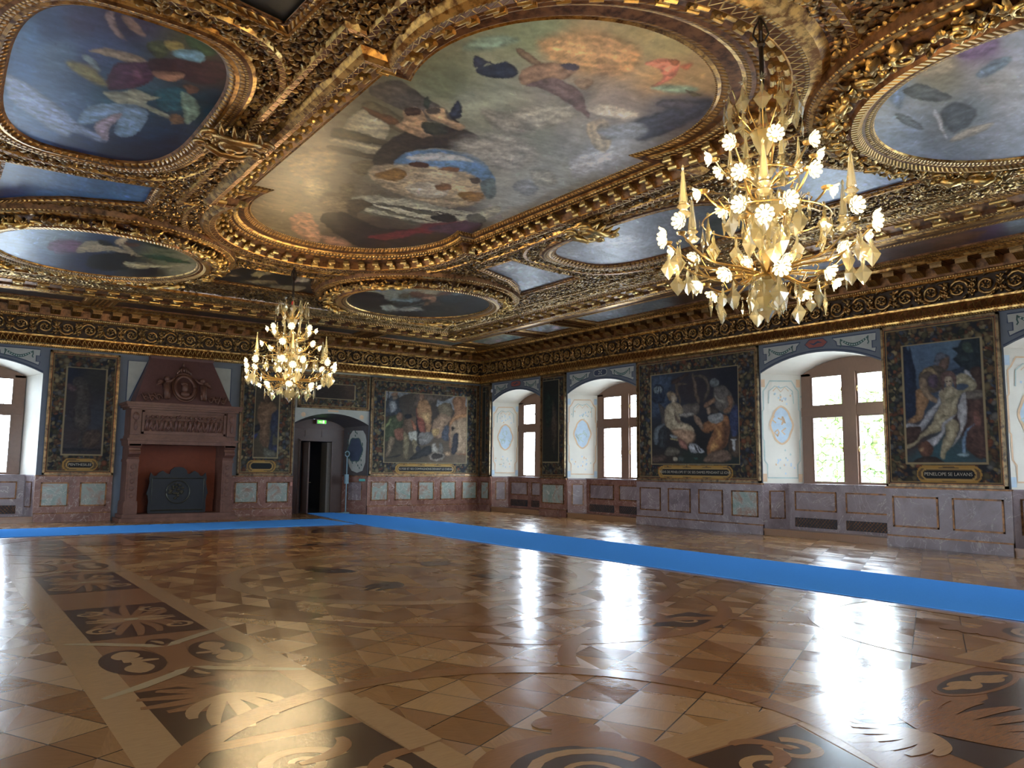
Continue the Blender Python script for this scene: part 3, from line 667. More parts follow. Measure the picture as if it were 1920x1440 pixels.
cv.tube([P(x, z, .05) for x, z in ring], .05, 8); cv.tube([P(x*1.25, 3.87+(z-3.87)*1.25, .02) for x, z in ring], .03, 6)
cv.ball(P(0, 3.84, .06), (.10, .09, .14)); cv.ball(P(0, 3.98, .05), (.12, .06, .06)); cv.ball(P(0, 3.66, .04), (.16, .05, .09))
for sg in (-1, 1):
    x = sg*.52                                                        # winged putto each side
    cv.tube([P(x+sg*.03, 3.5, .05), P(x, 3.7, .08), P(x, 3.95, .09)], [.05, .085, .1], 8); cv.tube([P(x-sg*.06, 3.5, .05), P(x-sg*.04, 3.72, .09)], [.04, .07], 7)
    cv.ball(P(x-sg*.02, 4.1, .1), .085); cv.tube([P(x, 3.98, .1), P(x-sg*.14, 4.05, .12), P(x-sg*.22, 4.15, .1)], [.05, .035, .03], 6)
    for q in range(4): cv.tube([P(x+sg*.05, 4.0, .04), P(x+sg*(.2+.02*q), 4.08-q*.06, .04)], [.04, .02], 5)
    for q in range(3):
        c0 = x+sg*(.22+q*.17); zz = 3.52-.02*q; rad = .11-.02*q
        cv.tube([P(c0+(rad*(1-a/9))*math.cos(a), zz+(rad*(1-a/9))*math.sin(a), .05) for a in np.arange(0, 7.5, .5)], .024, 6)
        cv.tube([P(c0, zz-.1, .04), P(c0+sg*.1, zz+.14, .05), P(c0+sg*.2, zz+.02, .03)], [.02, .035, .01], 5)
for i in range(9):
    a = PI*i/8; cv.tube([P(.2*math.cos(a), 4.27+.08*math.sin(a), .05), P(.12*math.cos(a), 4.4+.12*math.sin(a), .05)], [.035, .015], 5)
cv.ball(P(0, 4.56, .03), (.04, .04, .09)); part(cv, 'carved_cartouche', M['stone'], fp, True)
# cast-iron fireback standing in the hearth
ib = empty('fireback', (FX, -.5, .2)); tag(ib, 'black cast iron fireback with scalloped crest standing in the fireplace', 'fireback')
half = [(0, 1.45), (.14, 1.43), (.24, 1.34), (.27, 1.22), (.36, 1.24), (.48, 1.33), (.60, 1.26), (.66, 1.17), (.74, 1.16), (.83, 1.27), (.87, 1.1), (.85, .98), (.88, .8), (.93, .6), (.89, .55), (.86, .35), (.88, .12), (.86, 0)]
t = MB(); t.prism(half+[(-a, b) for a, b in half[::-1]][:-1], lambda a, b, d: (a*.92, d, b*.92), -.03, .03); t.build('fireback_plate', M['iron'], ib)
t = MB(); rr = random.Random(5)
for sg in (-1, 1):
    t.tube([(sg*.72, -.04, .08), (sg*.72, -.04, 1.0), (0, -.04, 1.0)], .018, 6); t.tube([(sg*.72, -.04, .08), (0, -.04, .08)], .018, 6)
for i in range(26): 
    a = i*.5; t.ball((.24*math.cos(a)*rr.uniform(.2, 1)-.05, -.045, .62+.22*math.sin(a)*rr.uniform(.2, 1)), (.05, .03, .035), seg=6, rings=4)
t.tube([(.33*math.cos(a), -.045, .60+.33*math.sin(a)) for a in np.arange(0, 6.4, .3)], .018, 6); t.build('fireback_relief', plain('worn_cast_iron', (.07, .07, .055), .4, .7, nscale=25), ib)

# ---------------------------------------------------------------- floor with marquetry
fl = MB(); fl.add([(XL-1, YN-1, 0), (1, YN-1, 0), (1, .9, 0), (XL-1, .9, 0)], [(0, 1, 2, 3)], 0)
FW = lambda a, d, b: (a, b, d)
OAK, ORA, WAL, PAL = 1, 2, 3, 4
lvk = [0]
def lift(lv): lvk[0] += 1; return .0005*lv+lvk[0]*4e-7
def fpoly(pts, lv, mi): z_ = lift(lv); fl.add([(a, b, z_) for a, b in pts], [tuple(range(len(pts)))], mi)
def fstrip(pts, wd, lv, mi, closed=False): strip(fl, FW, pts, wd, lift(lv), mi, closed)
def rect(x0, x1, y0, y1, lv, mi): fpoly([(x0, y0), (x1, y0), (x1, y1), (x0, y1)], lv, mi)
def arc(cx, cy, r, a0, a1, n=24): return [(cx+r*math.cos(math.radians(a0+(a1-a0)*i/n)), cy+r*math.sin(math.radians(a0+(a1-a0)*i/n))) for i in range(n+1)]
def disc(cx, cy, rx, ry, lv, mi, n=28): fpoly([(cx+rx*math.cos(2*PI*i/n), cy+ry*math.sin(2*PI*i/n)) for i in range(n)], lv, mi)
def finger(x, y, ang, L, bend, wd, lv, mi, n=9):
    """a swelling, curling acanthus finger"""
    pts = []; a = math.radians(ang); px, py = x, y
    for i in range(n+1):
        pts.append((px, py)); a += math.radians(bend)/n*(.4+1.6*(i/n)); px += L/n*math.cos(a); py += L/n*math.sin(a)
    ws = [wd*(.18+1.0*math.sin(PI*min(1, .12+.88*i/n)*.86)) for i in range(n+1)]
    fstrip(pts, ws, lv, mi); return pts[-1]
def fan(x, y, ang, spread, L, n, lv, mi, wd=.07, bend=55):
    for i in range(n):
        t = (i/(n-1)-.5)*2
        finger(x, y, ang+t*spread/2, L*(1-.28*abs(t)), -t*bend-12, wd, lv, mi)
def scroll(x, y, r, sg, turns, lv, mi, wd=.05, a0=0):
    n = 26; pts = []
    for i in range(n+1):
        t = i/n; rr = r*(1-.8*t); a = math.radians(a0)+sg*turns*2*PI*t; pts.append((x+rr*math.cos(a), y+rr*math.sin(a)))
    fstrip(pts, [wd*(.5+.7*(1-i/n)) for i in range(n+1)], lv, mi)
def dark_panel(x0, x1, y0, y1, seed):
    rect(x0, x1, y0, y1, 3, WAL); cx, cy = (x0+x1)/2, (y0+y1)/2; L = min(x1-x0, y1-y0)
    for sg in (-1, 1):
        fan(cx, cy+sg*.05, 90*sg, 150, abs(y1-y0)*.46, 7, 4, ORA, .075, 70)
        for s2 in (-1, 1): scroll(cx+s2*L*.32, cy+sg*(y1-y0)*.28, L*.15, s2*sg, 1.3, 5, OAK, .05, 90)
    fan(cx, cy, 0, 90, (x1-x0)*.45, 4, 4, OAK, .06, 60); fan(cx, cy, 180, 90, (x1-x0)*.45, 4, 4, OAK, .06, 60)
    disc(cx, cy, .07, .07, 6, PAL)
def roundels(cx, cy, h):
    """guilloche with four dark roundels round an orange heart"""
    for sg in (-1, 1):
        for s2 in (-1, 1):
            ox, oy = cx+sg*.33, cy+s2*0
        disc(cx+sg*.35, cy, .24, .47, 4, WAL)
        fan(cx+sg*.35, cy-.4, 90, 70, .42, 3, 5, OAK, .08, 60); fan(cx+sg*.35, cy+.4, -90, 70, .42, 3, 5, OAK, .08, 60); fan(cx+sg*.35, cy, 0 if sg < 0 else 180, 140, .2, 3, 6, OAK, .07, 40)
        fstrip([(cx+sg*.72, cy-1.0), (cx+sg*.45, cy-.82), (cx+sg*.12, cy-.55), (cx-sg*.02, cy-.3)], [.05, .11, .1, .06], 5, PAL)
        fstrip([(cx+sg*.72, cy+1.0), (cx+sg*.45, cy+.82), (cx+sg*.12, cy+.55), (cx-sg*.02, cy+.3)], [.05, .11, .1, .06], 5, PAL)
        fpoly([(cx-.13, cy+sg*.62), (cx, cy+sg*.5), (cx+.13, cy+sg*.62), (cx+.08, cy+sg*.78), (cx-.08, cy+sg*.78)], 4, WAL); finger(cx, cy+sg*.54, 90*sg, .2, 40, .05, 6, OAK)
    fpoly([(cx-.12, cy-.2), (cx-.19, cy-.5), (cx, cy-.42), (cx+.19, cy-.5), (cx+.12, cy-.2), (cx+.1, cy), (cx+.12, cy+.2), (cx+.19, cy+.5), (cx, cy+.42), (cx-.19, cy+.5), (cx-.12, cy+.2), (cx-.1, cy)], 5, ORA)
MY = -14.4
def MX(x): return 2*CX-x
YS = (-20.17, -18.85, -16.87, -15.03)
for fx in (lambda x: x, MX):
    for x0, x1 in ((-15.93, -15.65), (-14.62, -14.40)): a, b = sorted((fx(x0), fx(x1))); rect(a, b, -23.4, -5.4, 2, OAK)
    a, b = sorted((fx(-15.65), fx(-14.62)))
    rect(a, b, -23.4, -5.4, 1, ORA)
    for fy in (lambda y: y, lambda y: 2*MY-y):
        for y0, y1 in ((-16.85, -15.03),): q = sorted((fy(y0), fy(y1))); dark_panel(a, b, q[0], q[1], 1)
        q = sorted((fy(-20.17), fy(-18.82))); rect(a, b, q[0], q[1], 3, WAL)
        fan((a+b)/2+.02, fy(-19.18), 180 if fx(0) == 0 else 0, 150, .62, 6, 4, ORA, .10, 45); fan((a+b)/2, fy(-19.2), -90, 120, .8, 5, 5, OAK, .09, 60)
        roundels((a+b)/2, fy(-17.86), 1)
        # corner circles and their large rings
        cxr, cyr = fx(-14.1), fy(-21.45)
        fstrip(arc(cxr, cyr, 1.95, 0, 360, 60), .20, 7, ORA, True)
        disc(fx(-14.02), fy(-21.75), .62, .62, 8, ORA); disc(fx(-14.02), fy(-21.75), .42, .42, 9, WAL); scroll(fx(-14.02), fy(-21.75), .36, 1, 1.6, 10, OAK, .07)
        for k in range(3): disc(fx(-13.62)+.0, fy(-21.38+k*.19), .17, .12, 9-k % 2, ORA)
        fpoly([(fx(-14.62), fy(-20.91)), (fx(-14.37), fy(-20.86)), (fx(-14.36), fy(-19.82)), (fx(-14.59), fy(-19.88))], 8, OAK)
        q0, q1 = sorted((fy(-22.75), fy(-20.3))); rect(a, b, q0, q1, 2, WAL)
        for k, (sx, sy, rr, sg) in enumerate(((-15.2, -20.75, .24, 1), (-14.95, -21.1, .2, -1), (-15.3, -21.4, .24, 1), (-15.0, -21.8, .2, -1), (-15.3, -22.3, .22, 1))):
            scroll(fx(sx), fy(sy), rr, sg, 1.4, 4, OAK, .08, 40*k); finger(fx(sx), fy(sy), 60*k, .5, 80*sg, .09, 5, ORA)
# near and far cross bands
for fy in (lambda y: y, lambda y: 2*MY-y):
    for y0, y1 in ((-21.88, -21.60), (-23.3, -23.05)): q = sorted((fy(y0), fy(y1))); rect(-14.4, MX(-14.4), q[0], q[1], 2, OAK)
    q = sorted((fy(-23.05), fy(-21.88))); rect(-14.4, MX(-14.4), q[0], q[1], 1, ORA)
    for fx in (lambda x: x, MX):
        P_ = [(-13.42, -21.9), (-12.4, -21.9), (-12.68, -22.6), (-12.9, -23.02), (-13.42, -23.02)]
        fpoly([(fx(x), fy(y)) for x, y in P_], 4, WAL)
        fpoly([(fx(x), fy(y)) for x, y in [(-12.37, -21.89), (-12.09, -21.89), (-12.62, -23.04), (-12.86, -23.04)]], 5, OAK)
        for k, (sx, sy, sg) in enumerate(((-13.15, -22.25, 1), (-12.8, -22.15, -1), (-13.1, -22.7, -1))): scroll(fx(sx), fy(sy), .17, sg, 1.2, 5, OAK, .07, 60*k); finger(fx(sx), fy(sy), 90*k, .4, 90, .08, 6, ORA)
    cx = CX
    fpoly([(cx-1.25, fy(-22.98)), (cx-.95, fy(-21.98)), (cx-.2, fy(-22.35)), (cx+.2, fy(-22.35)), (cx+.95, fy(-21.98)), (cx+1.25, fy(-22.98))], 3, WAL)
    disc(cx+.60, fy(-22.1), .58, .20, 5, ORA); disc(cx+.6, fy(-22.1), .52, .165, 6, WAL); disc(cx-.60, fy(-22.1), .5, .20, 5, ORA); disc(cx-.6, fy(-22.1), .44, .165, 6, WAL)
    for s_ in (-.6, .6): fan(cx+s_, fy(-22.1), 0, 60, .42, 3, 7, OAK, .08, 50); fan(cx+s_, fy(-22.1), 180, 60, .42, 3, 7, OAK, .08, 50)
    fan(cx-.86, fy(-22.46), -12 if fy(0) == 0 else 12, 130, 1.1, 9, 8, ORA, .10, 34); fan(cx-.9, fy(-22.46), 175, 120, .62, 6, 8, OAK, .08, 40)
    fstrip([(cx-.9, fy(-22.46)), (cx-.72, fy(-22.3)), (cx-.42, fy(-22.16))], [.08, .2, .3], 9, ORA)
# field ornaments
for fy in (lambda y: y, lambda y: 2*MY-y):
    for x0 in (-10.4, -11.5):
        fpoly([(x0-.45, fy(-19.2)), (x0+.1, fy(-18.9)), (x0+.5, fy(-18.88)), (x0+.55, fy(-19.25)), (x0+.1, fy(-19.68))], 3, WAL); scroll(x0+.1, fy(-19.2), .2, 1, 1.2, 4, OAK, .06)
    fstrip(arc(CX, fy(-20.9), 1.9, 30, 150, 30) if fy(0) == 0 else arc(CX, fy(-20.9), 1.9, 210, 330, 30), .16, 4, ORA)
    fstrip(arc(CX, fy(-17.4), 2.2, 200, 340, 30) if fy(0) == 0 else arc(CX, fy(-17.4), 2.2, 20, 160, 30), .16, 4, ORA)
    fstrip([(-14.3, fy(-16.2)), (-13.2, fy(-17.6)), (-12.2, fy(-18.2)), (-10.95, fy(-18.0)), (-9.7, fy(-18.2)), (-8.7, fy(-17.6)), (-7.6, fy(-16.2))], .17, 3, ORA)
fstrip(arc(CX, MY, 2.6, 0, 360, 60), .25, 3, OAK, True); fstrip(arc(CX, MY, 1.4, 0, 360, 60), .18, 3, ORA, True)
for k in range(8): fan(CX+.9*math.cos(k*PI/4), MY+.9*math.sin(k*PI/4), 45*k, 80, .9, 4, 4, WAL if k % 2 else OAK, .1, 50)
FLOOR = fl.build('floor', [M['parquet'], M['oak'], M['orange'], M['walnut'], M['pale_w']], kind='structure')

# ---------------------------------------------------------------- carpet runners
def runner(name, pts, z0, label):
    mb = MB(); n = len(pts)
    mb.prism(pts, lambda a, b, d: (a, b, d), z0, z0+.014)
    o = mb.build(name, M['carpet']); tag(o, label, 'carpet runner'); return o
runner('carpet_runner', [(-7.30, YN+.3), (-4.92, YN+.3), (-4.78, -3.0), (-5.55, -.1), (-5.75, .6), (-6.6, .6), (-7.26, -5.0)], .004, 'long blue carpet runner from the doorway along the window wall')
runner('carpet_runner', [(XL+.2, -2.42), (XL+.2, -4.85), (-13.3, -4.78), (-7.33, -4.72), (-7.33, -2.3), (-12.9, -2.42)], .004, 'blue carpet runner crossing the hall in front of the fireplace')

# ---------------------------------------------------------------- outside: unseen ground, made pale to bounce daylight onto the ceiling, and trees
g = MB(); g.add([(-80, -120, -4), (90, -120, -4), (90, 90, -4), (-80, 90, -4)], [(0, 1, 2, 3)]); gr = g.build('courtyard', M['grass']); gr['kind'] = 'structure'
def tree(loc, s, seed):
    rt = empty('tree', (loc[0], loc[1], -4)); rg = np.random.default_rng(seed)
    t = MB(); t.tube([(0, 0, 0), (.1, 0, 3*s), (0, .1, 5*s)], [.3*s, .22*s, .1*s], 8); t.build('trunk', M['bark'], rt)
    n = 2200; c = rg.normal(size=(n, 3)); c /= np.linalg.norm(c, axis=1)[:, None]; c *= (rg.uniform(.4, 1, n)**.5)[:, None]*np.array([2.6, 2.6, 2.8])*s; c[:, 2] += 6*s
    a = rg.normal(size=(n, 3)); a /= np.linalg.norm(a, axis=1)[:, None]; b_ = rg.normal(size=(n, 3)); b_ -= (a*b_).sum(1)[:, None]*a; b_ /= np.linalg.norm(b_, axis=1)[:, None]
    L = .28*s; V = np.stack([c-a*L, c+b_*L*.5, c+a*L, c-b_*L*.5], 1).reshape(-1, 3)
    t = MB(); t.add(V, [(4*i, 4*i+1, 4*i+2, 4*i+3) for i in range(n)]); t.build('foliage', M['leafg'], rt); return rt
for i, (x, y, s) in enumerate(((15, -6.9, 1.05), (22, 9.0, .8))):
    tag(tree((x, y), s, i), ['green tree seen through the lower right panes of the window between the two largest tapestries', 'green tree glimpsed through the farthest window of the right wall'][i], 'tree')
# ---------------------------------------------------------------- painted surfaces
# a painting is a list of areas given where the photograph shows them on the (known) picture plane; each
# vertex of the canvas looks up its area, so the colours belong to the canvas and to nothing else
def vnoise(x, y, seed=0, octs=4):
    r = np.random.default_rng(seed); out = np.zeros_like(x); a = 1.0; tot = 0
    for k in range(octs):
        for _ in range(3):
            th = r.uniform(0, 2*PI); out += a*np.sin((x*math.cos(th)+y*math.sin(th))*2**k+r.uniform(0, 9)+1.7*np.sin((x*math.sin(th)-y*math.cos(th))*2**k*.7+r.uniform(0, 9)))
        tot += 3*a; a *= .6
    return out/tot*1.8
def smoothpoly(pts, n=4):
    P = np.array(pts, float); N = len(P); o = []
    for i in range(N):
        p0, p1, p2, p3 = P[i-1], P[i], P[(i+1) % N], P[(i+2) % N]
        for k in range(n):
            t = k/n; o.append(.5*((2*p1)+(-p0+p2)*t+(2*p0-5*p1+4*p2-p3)*t*t+(-p0+3*p1-3*p2+p3)*t**3))
    return np.array(o)
def polydist(Q, P):
    """signed distance of points Q to polygon P (positive inside)"""
    d = np.full(len(Q), 1e9); ins = np.zeros(len(Q), bool)
    for i in range(len(P)):
        a, b = P[i], P[(i+1) % len(P)]; e = b-a; w_ = Q-a
        t = np.clip((w_@e)/(e@e+1e-12), 0, 1); d = np.minimum(d, ((w_-t[:, None]*e)**2).sum(1))
        c = (a[1] > Q[:, 1]) != (b[1] > Q[:, 1]); xi = a[0]+(Q[:, 1]-a[1])*(b[0]-a[0])/((b[1]-a[1]) if abs(b[1]-a[1]) > 1e-9 else 1e-9)
        ins ^= c & (Q[:, 0] < xi)
    d = np.sqrt(d); return np.where(ins, d, -d)
def paint(px, spec, tex=None, seed=1, wob=2.0):
    S, ox, oy = spec.get('f', (1, 0, 0)); px = np.asarray(px, float); Q = (px-[ox, oy])*S
    T = Q/S if tex is None else tex
    k = .11 if tex is None else spec.get('k', 8.0)
    wx, wy = vnoise(T[:, 0]*k, T[:, 1]*k, seed), vnoise(T[:, 0]*k, T[:, 1]*k, seed+1)
    wx = wx+.45*vnoise(T[:, 0]*k*4.1, T[:, 1]*k*4.1, seed+2); wy = wy+.45*vnoise(T[:, 0]*k*4.1, T[:, 1]*k*4.1, seed+3)
    Qw = Q+np.stack([wx, wy], 1)*S*wob*spec.get('w', 1)
    num = np.zeros((len(Q), 3)); den = np.zeros(len(Q))
    for x, y, h in spec['bg']:
        w_ = 1/(((Qw[:, 0]-x)**2+((Qw[:, 1]-y)*spec.get('ay', 1.3))**2)**spec.get('pw', 1.7)+1); num += w_[:, None]*hexc(h); den += w_
    C = num/den[:, None]
    for L in spec.get('L', ()):
        h, pts = L[0], L[1]; soft = (L[2] if len(L) > 2 else 1.6)*S; P = smoothpoly(pts)
        if spec.get('hard'): P = np.array(pts, float)
        lo, hi = P.min(0)-soft*2, P.max(0)+soft*2
        m = ((Qw >= lo) & (Qw <= hi)).all(1)
        if not m.any(): continue
        d = polydist(Qw[m], P); a = np.clip(.5+d/(2*soft), 0, 1); a = a*a*(3-2*a)
        n = 1+.30*vnoise(T[m, 0]*k*2.2, T[m, 1]*k*2.2, seed+len(pts)*7)+.22*vnoise(T[m, 0]*k*6, T[m, 1]*k*6, seed+len(pts)*3)+.12*np.clip(d/(S*8), 0, 1)
        if P.shape[0] and S*9 < np.ptp(P, 0).max()*1.0 and not spec.get('hard'):
            c_ = P-P.mean(0); ax = np.linalg.svd(c_, full_matrices=False)[2][1]; q_ = (Qw[m]-P.mean(0))@ax/S; mx_ = max(d.max(), 1e-6)
            n = n*(1+.16*np.sin(q_*.42+3.4*vnoise(T[m, 0]*k*.5, T[m, 1]*k*.5, seed+len(pts)*11))+.40*(np.clip(d/mx_, 0, 1)-.45))
        C[m] = C[m]*(1-a[:, None])+a[:, None]*hexc(h)*n[:, None]
    cl = spec.get('cl', 0)
    if cl:
        x_, y_ = T[:, 0]*k*.16, T[:, 1]*k*.16; a_, b_ = vnoise(x_, y_, seed+21, 3), vnoise(x_+3, y_-2, seed+22, 3)
        f1 = vnoise(x_*1.6+1.5*a_, y_*1.6+1.5*b_, seed+23, 5); f2 = 1-np.abs(vnoise(x_*3+2*b_, y_*3+2*a_, seed+24, 4))
        C = C*(1+cl*f1+cl*.8*(np.clip(f2, 0, 1)**5-.25))[:, None]*(1+.05*a_[:, None]*np.array([1, 0, -1]))
    br = 1+.16*vnoise(T[:, 0]*k*1.2+T[:, 1]*k*.5, T[:, 1]*k*3.0, seed+5)+.10*vnoise(T[:, 0]*k*6, T[:, 1]*k*6, seed+6)
    rg = np.random.default_rng(seed); nd = spec.get('dabs', 900)
    for i in rg.integers(0, len(Q), nd):
        r = rg.uniform(2.0, 6.5)*S*spec.get('dr', 1.0); m = np.abs(Q-Q[i]).max(1) < r*1.6
        th = 1.6*vnoise(T[i:i+1, 0]*k*.3, T[i:i+1, 1]*k*.3, seed+9)[0]+rg.uniform(-.5, .5); e = Q[m]-Q[i]; u_, v_ = e[:, 0]*math.cos(th)+e[:, 1]*math.sin(th), -e[:, 0]*math.sin(th)+e[:, 1]*math.cos(th)
        a = np.clip(1.4-((u_/r)**2+(v_/(r*.34))**2)*1.4, 0, 1)*rg.uniform(.3, .75); c = C[i]*rg.uniform(.62, 1.5)*(1+rg.uniform(-.10, .10, 3)); C[m] = C[m]*(1-a[:, None])+a[:, None]*c
    C = C*br[:, None]*spec.get('gain', 1.0)
    sa = spec.get('sat', 1.0); g_ = C.mean(1, keepdims=True); C = g_+(C-g_)*sa
    return np.clip(C, .002, .95)
def canvas(name, mask, bbox, step, W, spec, parent=None, mat='art', seed=1, post=None, wob=2.0):
    a0, a1, b0, b1 = bbox; na, nb_ = max(2, int((a1-a0)/step)), max(2, int((b1-b0)/step))
    A, B = np.meshgrid(np.linspace(a0, a1, na+1), np.linspace(b0, b1, nb_+1)); A, B = A.ravel(), B.ravel()
    V = np.stack([np.broadcast_to(q, A.shape).astype(float) for q in W(A, B)], 1)
    i, j = np.meshgrid(np.arange(na), np.arange(nb_)); i, j = i.ravel(), j.ravel(); q = j*(na+1)+i
    F = np.stack([q, q+1, q+na+2, q+na+1], 1)
    if mask is not None:
        k = mask(A[F].mean(1), B[F].mean(1)); F = F[k]
    used = np.unique(F); mp = -np.ones(len(V), int); mp[used] = np.arange(len(used)); V, F = V[used], mp[F]
    tex = np.stack([A[used], B[used]], 1)
    C = paint(project(V), spec, tex, seed, wob)
    if post is not None: C = post(A[used], B[used], C)
    me = bpy.data.meshes.new(name); me.from_pydata(V.tolist(), [], F.tolist())
    ca = me.color_attributes.new('Col', 'FLOAT_COLOR', 'POINT'); ca.data.foreach_set('color', np.concatenate([C, np.ones((len(C), 1))], 1).ravel())
    me.materials.append(M[mat]); o = bpy.data.objects.new(name, me); COL.objects.link(o)
    if parent is not None: o.parent = parent
    return o

# ---- tapestries ------------------------------------------------------------------------------------
BORD = ['#6b6048', '#54503a', '#5f4634', '#454f60', '#847a5e', '#3c4436', '#74583c', '#6a6a66', '#9a8b66', '#7c4c34']
def border_paint(A, B, C, s0, s1, z0, z1, i0, i1, j0, j1, seed, gain, dens=1.0, cart=None):
    """fruit-and-leaf garland border round the picture (i0..i1, j0..j1); lower tablet at cart"""
    rg = np.random.default_rng(seed); b = ~((A > i0) & (A < i1) & (B > j0) & (B < j1))
    out = C.copy(); base = hexc('#1b1d24'); out[b] = base*gain
    area = (s1-s0)*(z1-z0)-(i1-i0)*(j1-j0); n = int(area*420*dens)
    cx, cy = rg.uniform(s0, s1, n), rg.uniform(z0, z1, n)
    keep = ~((cx > i0) & (cx < i1) & (cy > j0) & (cy < j1)); cx, cy = cx[keep], cy[keep]
    for x, y in zip(cx, cy):
        r = rg.uniform(.03, .085); el = rg.uniform(.5, 1.6); th = rg.uniform(0, PI); c = hexc(BORD[rg.integers(len(BORD))])*gain*rg.uniform(.3, .7)
        m = b & (abs(A-x) < .13) & (abs(B-y) < .13)
        if not m.any(): continue
        dx, dy = A[m]-x, B[m]-y; u, v = dx*math.cos(th)+dy*math.sin(th), -dx*math.sin(th)+dy*math.cos(th)
        d = (u/r)**2+(v/(r*el*.7))**2; a = np.clip((1.15-d)*3, 0, 1); sh = np.clip(1.25-.7*d, .35, 1.3)
        q = out[m]; q = q*(1-a[:, None])+a[:, None]*c*sh[:, None]; out[m] = q
    for (l0, l1, k0, k1, wd, h) in ((i0, i1, j0, j1, .035, '#8d8062'), (s0+.07, s1-.07, z0+.07, z1-.07, .02, '#8a744c')):
        dd = np.maximum(np.maximum(l0-A, A-l1), np.maximum(k0-B, B-k1)); m = abs(dd) < wd/2; out[m] = hexc(h)*gain
    dd = np.minimum(np.minimum(A-s0, s1-A), np.minimum(B-z0, z1-B)); m = dd < .055; out[m] = hexc('#171d2c')*gain
    if cart:
        c0, c1, cz, ch = cart
        def cap(w_, h_): 
            x = np.clip(A, c0-w_+h_, c1+w_-h_); return h_-np.sqrt((A-x)**2+(B-cz)**2)
        o3 = cap(.17, ch+.10); m = (o3 > 0); out[m] = hexc('#5b4a34')*gain
        m = (o3 > 0) & (np.sin(A*9)*.03+o3 < .05); out[m] = hexc('#a07c3e')*gain
        m = abs(cap(.06, ch+.025)) < .018; out[m] = hexc('#a58750')*gain
        m = cap(.04, ch) > 0; out[m] = hexc('#12161c')*gain
    return out
def lettering(txt, W, s, z, size, parent, flip=False, col=(.42, .40, .34)):
    cu = bpy.data.curves.new('lettering', 'FONT'); cu.body = txt; cu.size = size; cu.align_x = 'CENTER'; cu.align_y = 'CENTER'; cu.extrude = .001
    cu.materials.append(plain('woven_letters', col, .8, bump=0)); o = bpy.data.objects.new('lettering', cu); COL.objects.link(o); o.parent = parent
    o.location = W(s, -.072, z)
    o.rotation_euler = (PI/2, 0, 0) if W is W_B else (PI/2, 0, -PI/2)
    bpy.context.view_layer.update(); me = bpy.data.meshes.new_from_object(o); m2 = bpy.data.objects.new('lettering', me); COL.objects.link(m2); m2.location = o.location; m2.rotation_euler = o.rotation_euler
    bpy.data.objects.remove(o); return m2
GT = 1.0
def tapestry(W, s0, s1, z0, z1, inner, spec, label, cart=None, txt=None, size=.1, seed=1, step=.021, dens=1.0, gain=None, wob=1.2):
    s0, s1 = min(s0, s1), max(s0, s1); i0, i1, j0, j1 = inner; i0, i1 = min(i0, i1), max(i0, i1); g = gain or GT
    spec = dict(spec); spec['gain'] = g*spec.get('gain', 1); spec['sat'] = .78; spec['k'] = 11; spec['dr'] = .42; spec['dabs'] = 700
    rt = empty('framed_tapestry', W((s0+s1)/2, 0, z0)); tag(rt, label, 'tapestry')
    WW = lambda a, b: W(a, -.045, b)
    o = canvas('tapestry_canvas', None, (s0+.04, s1-.04, z0+.04, z1-.04), step, WW, spec, None, 'tapestry', seed,
               post=lambda A, B, C: border_paint(A, B, C, s0+.04, s1-.04, z0+.04, z1-.04, i0, i1, j0, j1, seed, g, dens, cart), wob=wob)
    localise(o, rt)
    f = MB()
    for (a, b, c, d) in ((s0, s0+.05, z0, z1), (s1-.05, s1, z0, z1), (s0, s1, z0, z0+.05), (s0, s1, z1-.05, z1)):
        sbox(f, W, a, b, -.075, .01, c, d, 0)
    for (a, b, c, d) in ((s0+.05, s0+.075, z0+.05, z1-.05), (s1-.075, s1-.05, z0+.05, z1-.05), (s0+.05, s1-.05, z0+.05, z0+.075), (s0+.05, s1-.05, z1-.075, z1-.05)):
        sbox(f, W, a, b, -.06, .01, c, d, 1)
    localise(f.build('frame', [gilt('gilt_frame', lo=(.06, .04, .025), hi=(.26, .18, .085), metal=.5), M['brown']]), rt)
    if txt:
        ws = txt.split(); sg = 1 if W is W_B else -1; pos = 0; parts = []
        for w_ in ws:
            t = lettering(w_, W, 0, cart[2], size, None); L_ = max(v.co.x for v in t.data.vertices)-min(v.co.x for v in t.data.vertices); parts.append((t, pos+L_/2)); pos += L_+size*.35
        for t, q in parts: t.location = W((cart[0]+cart[1])/2+sg*(q-(pos-size*.35)/2), -.072, cart[2]); localise(t, rt)
    return rt
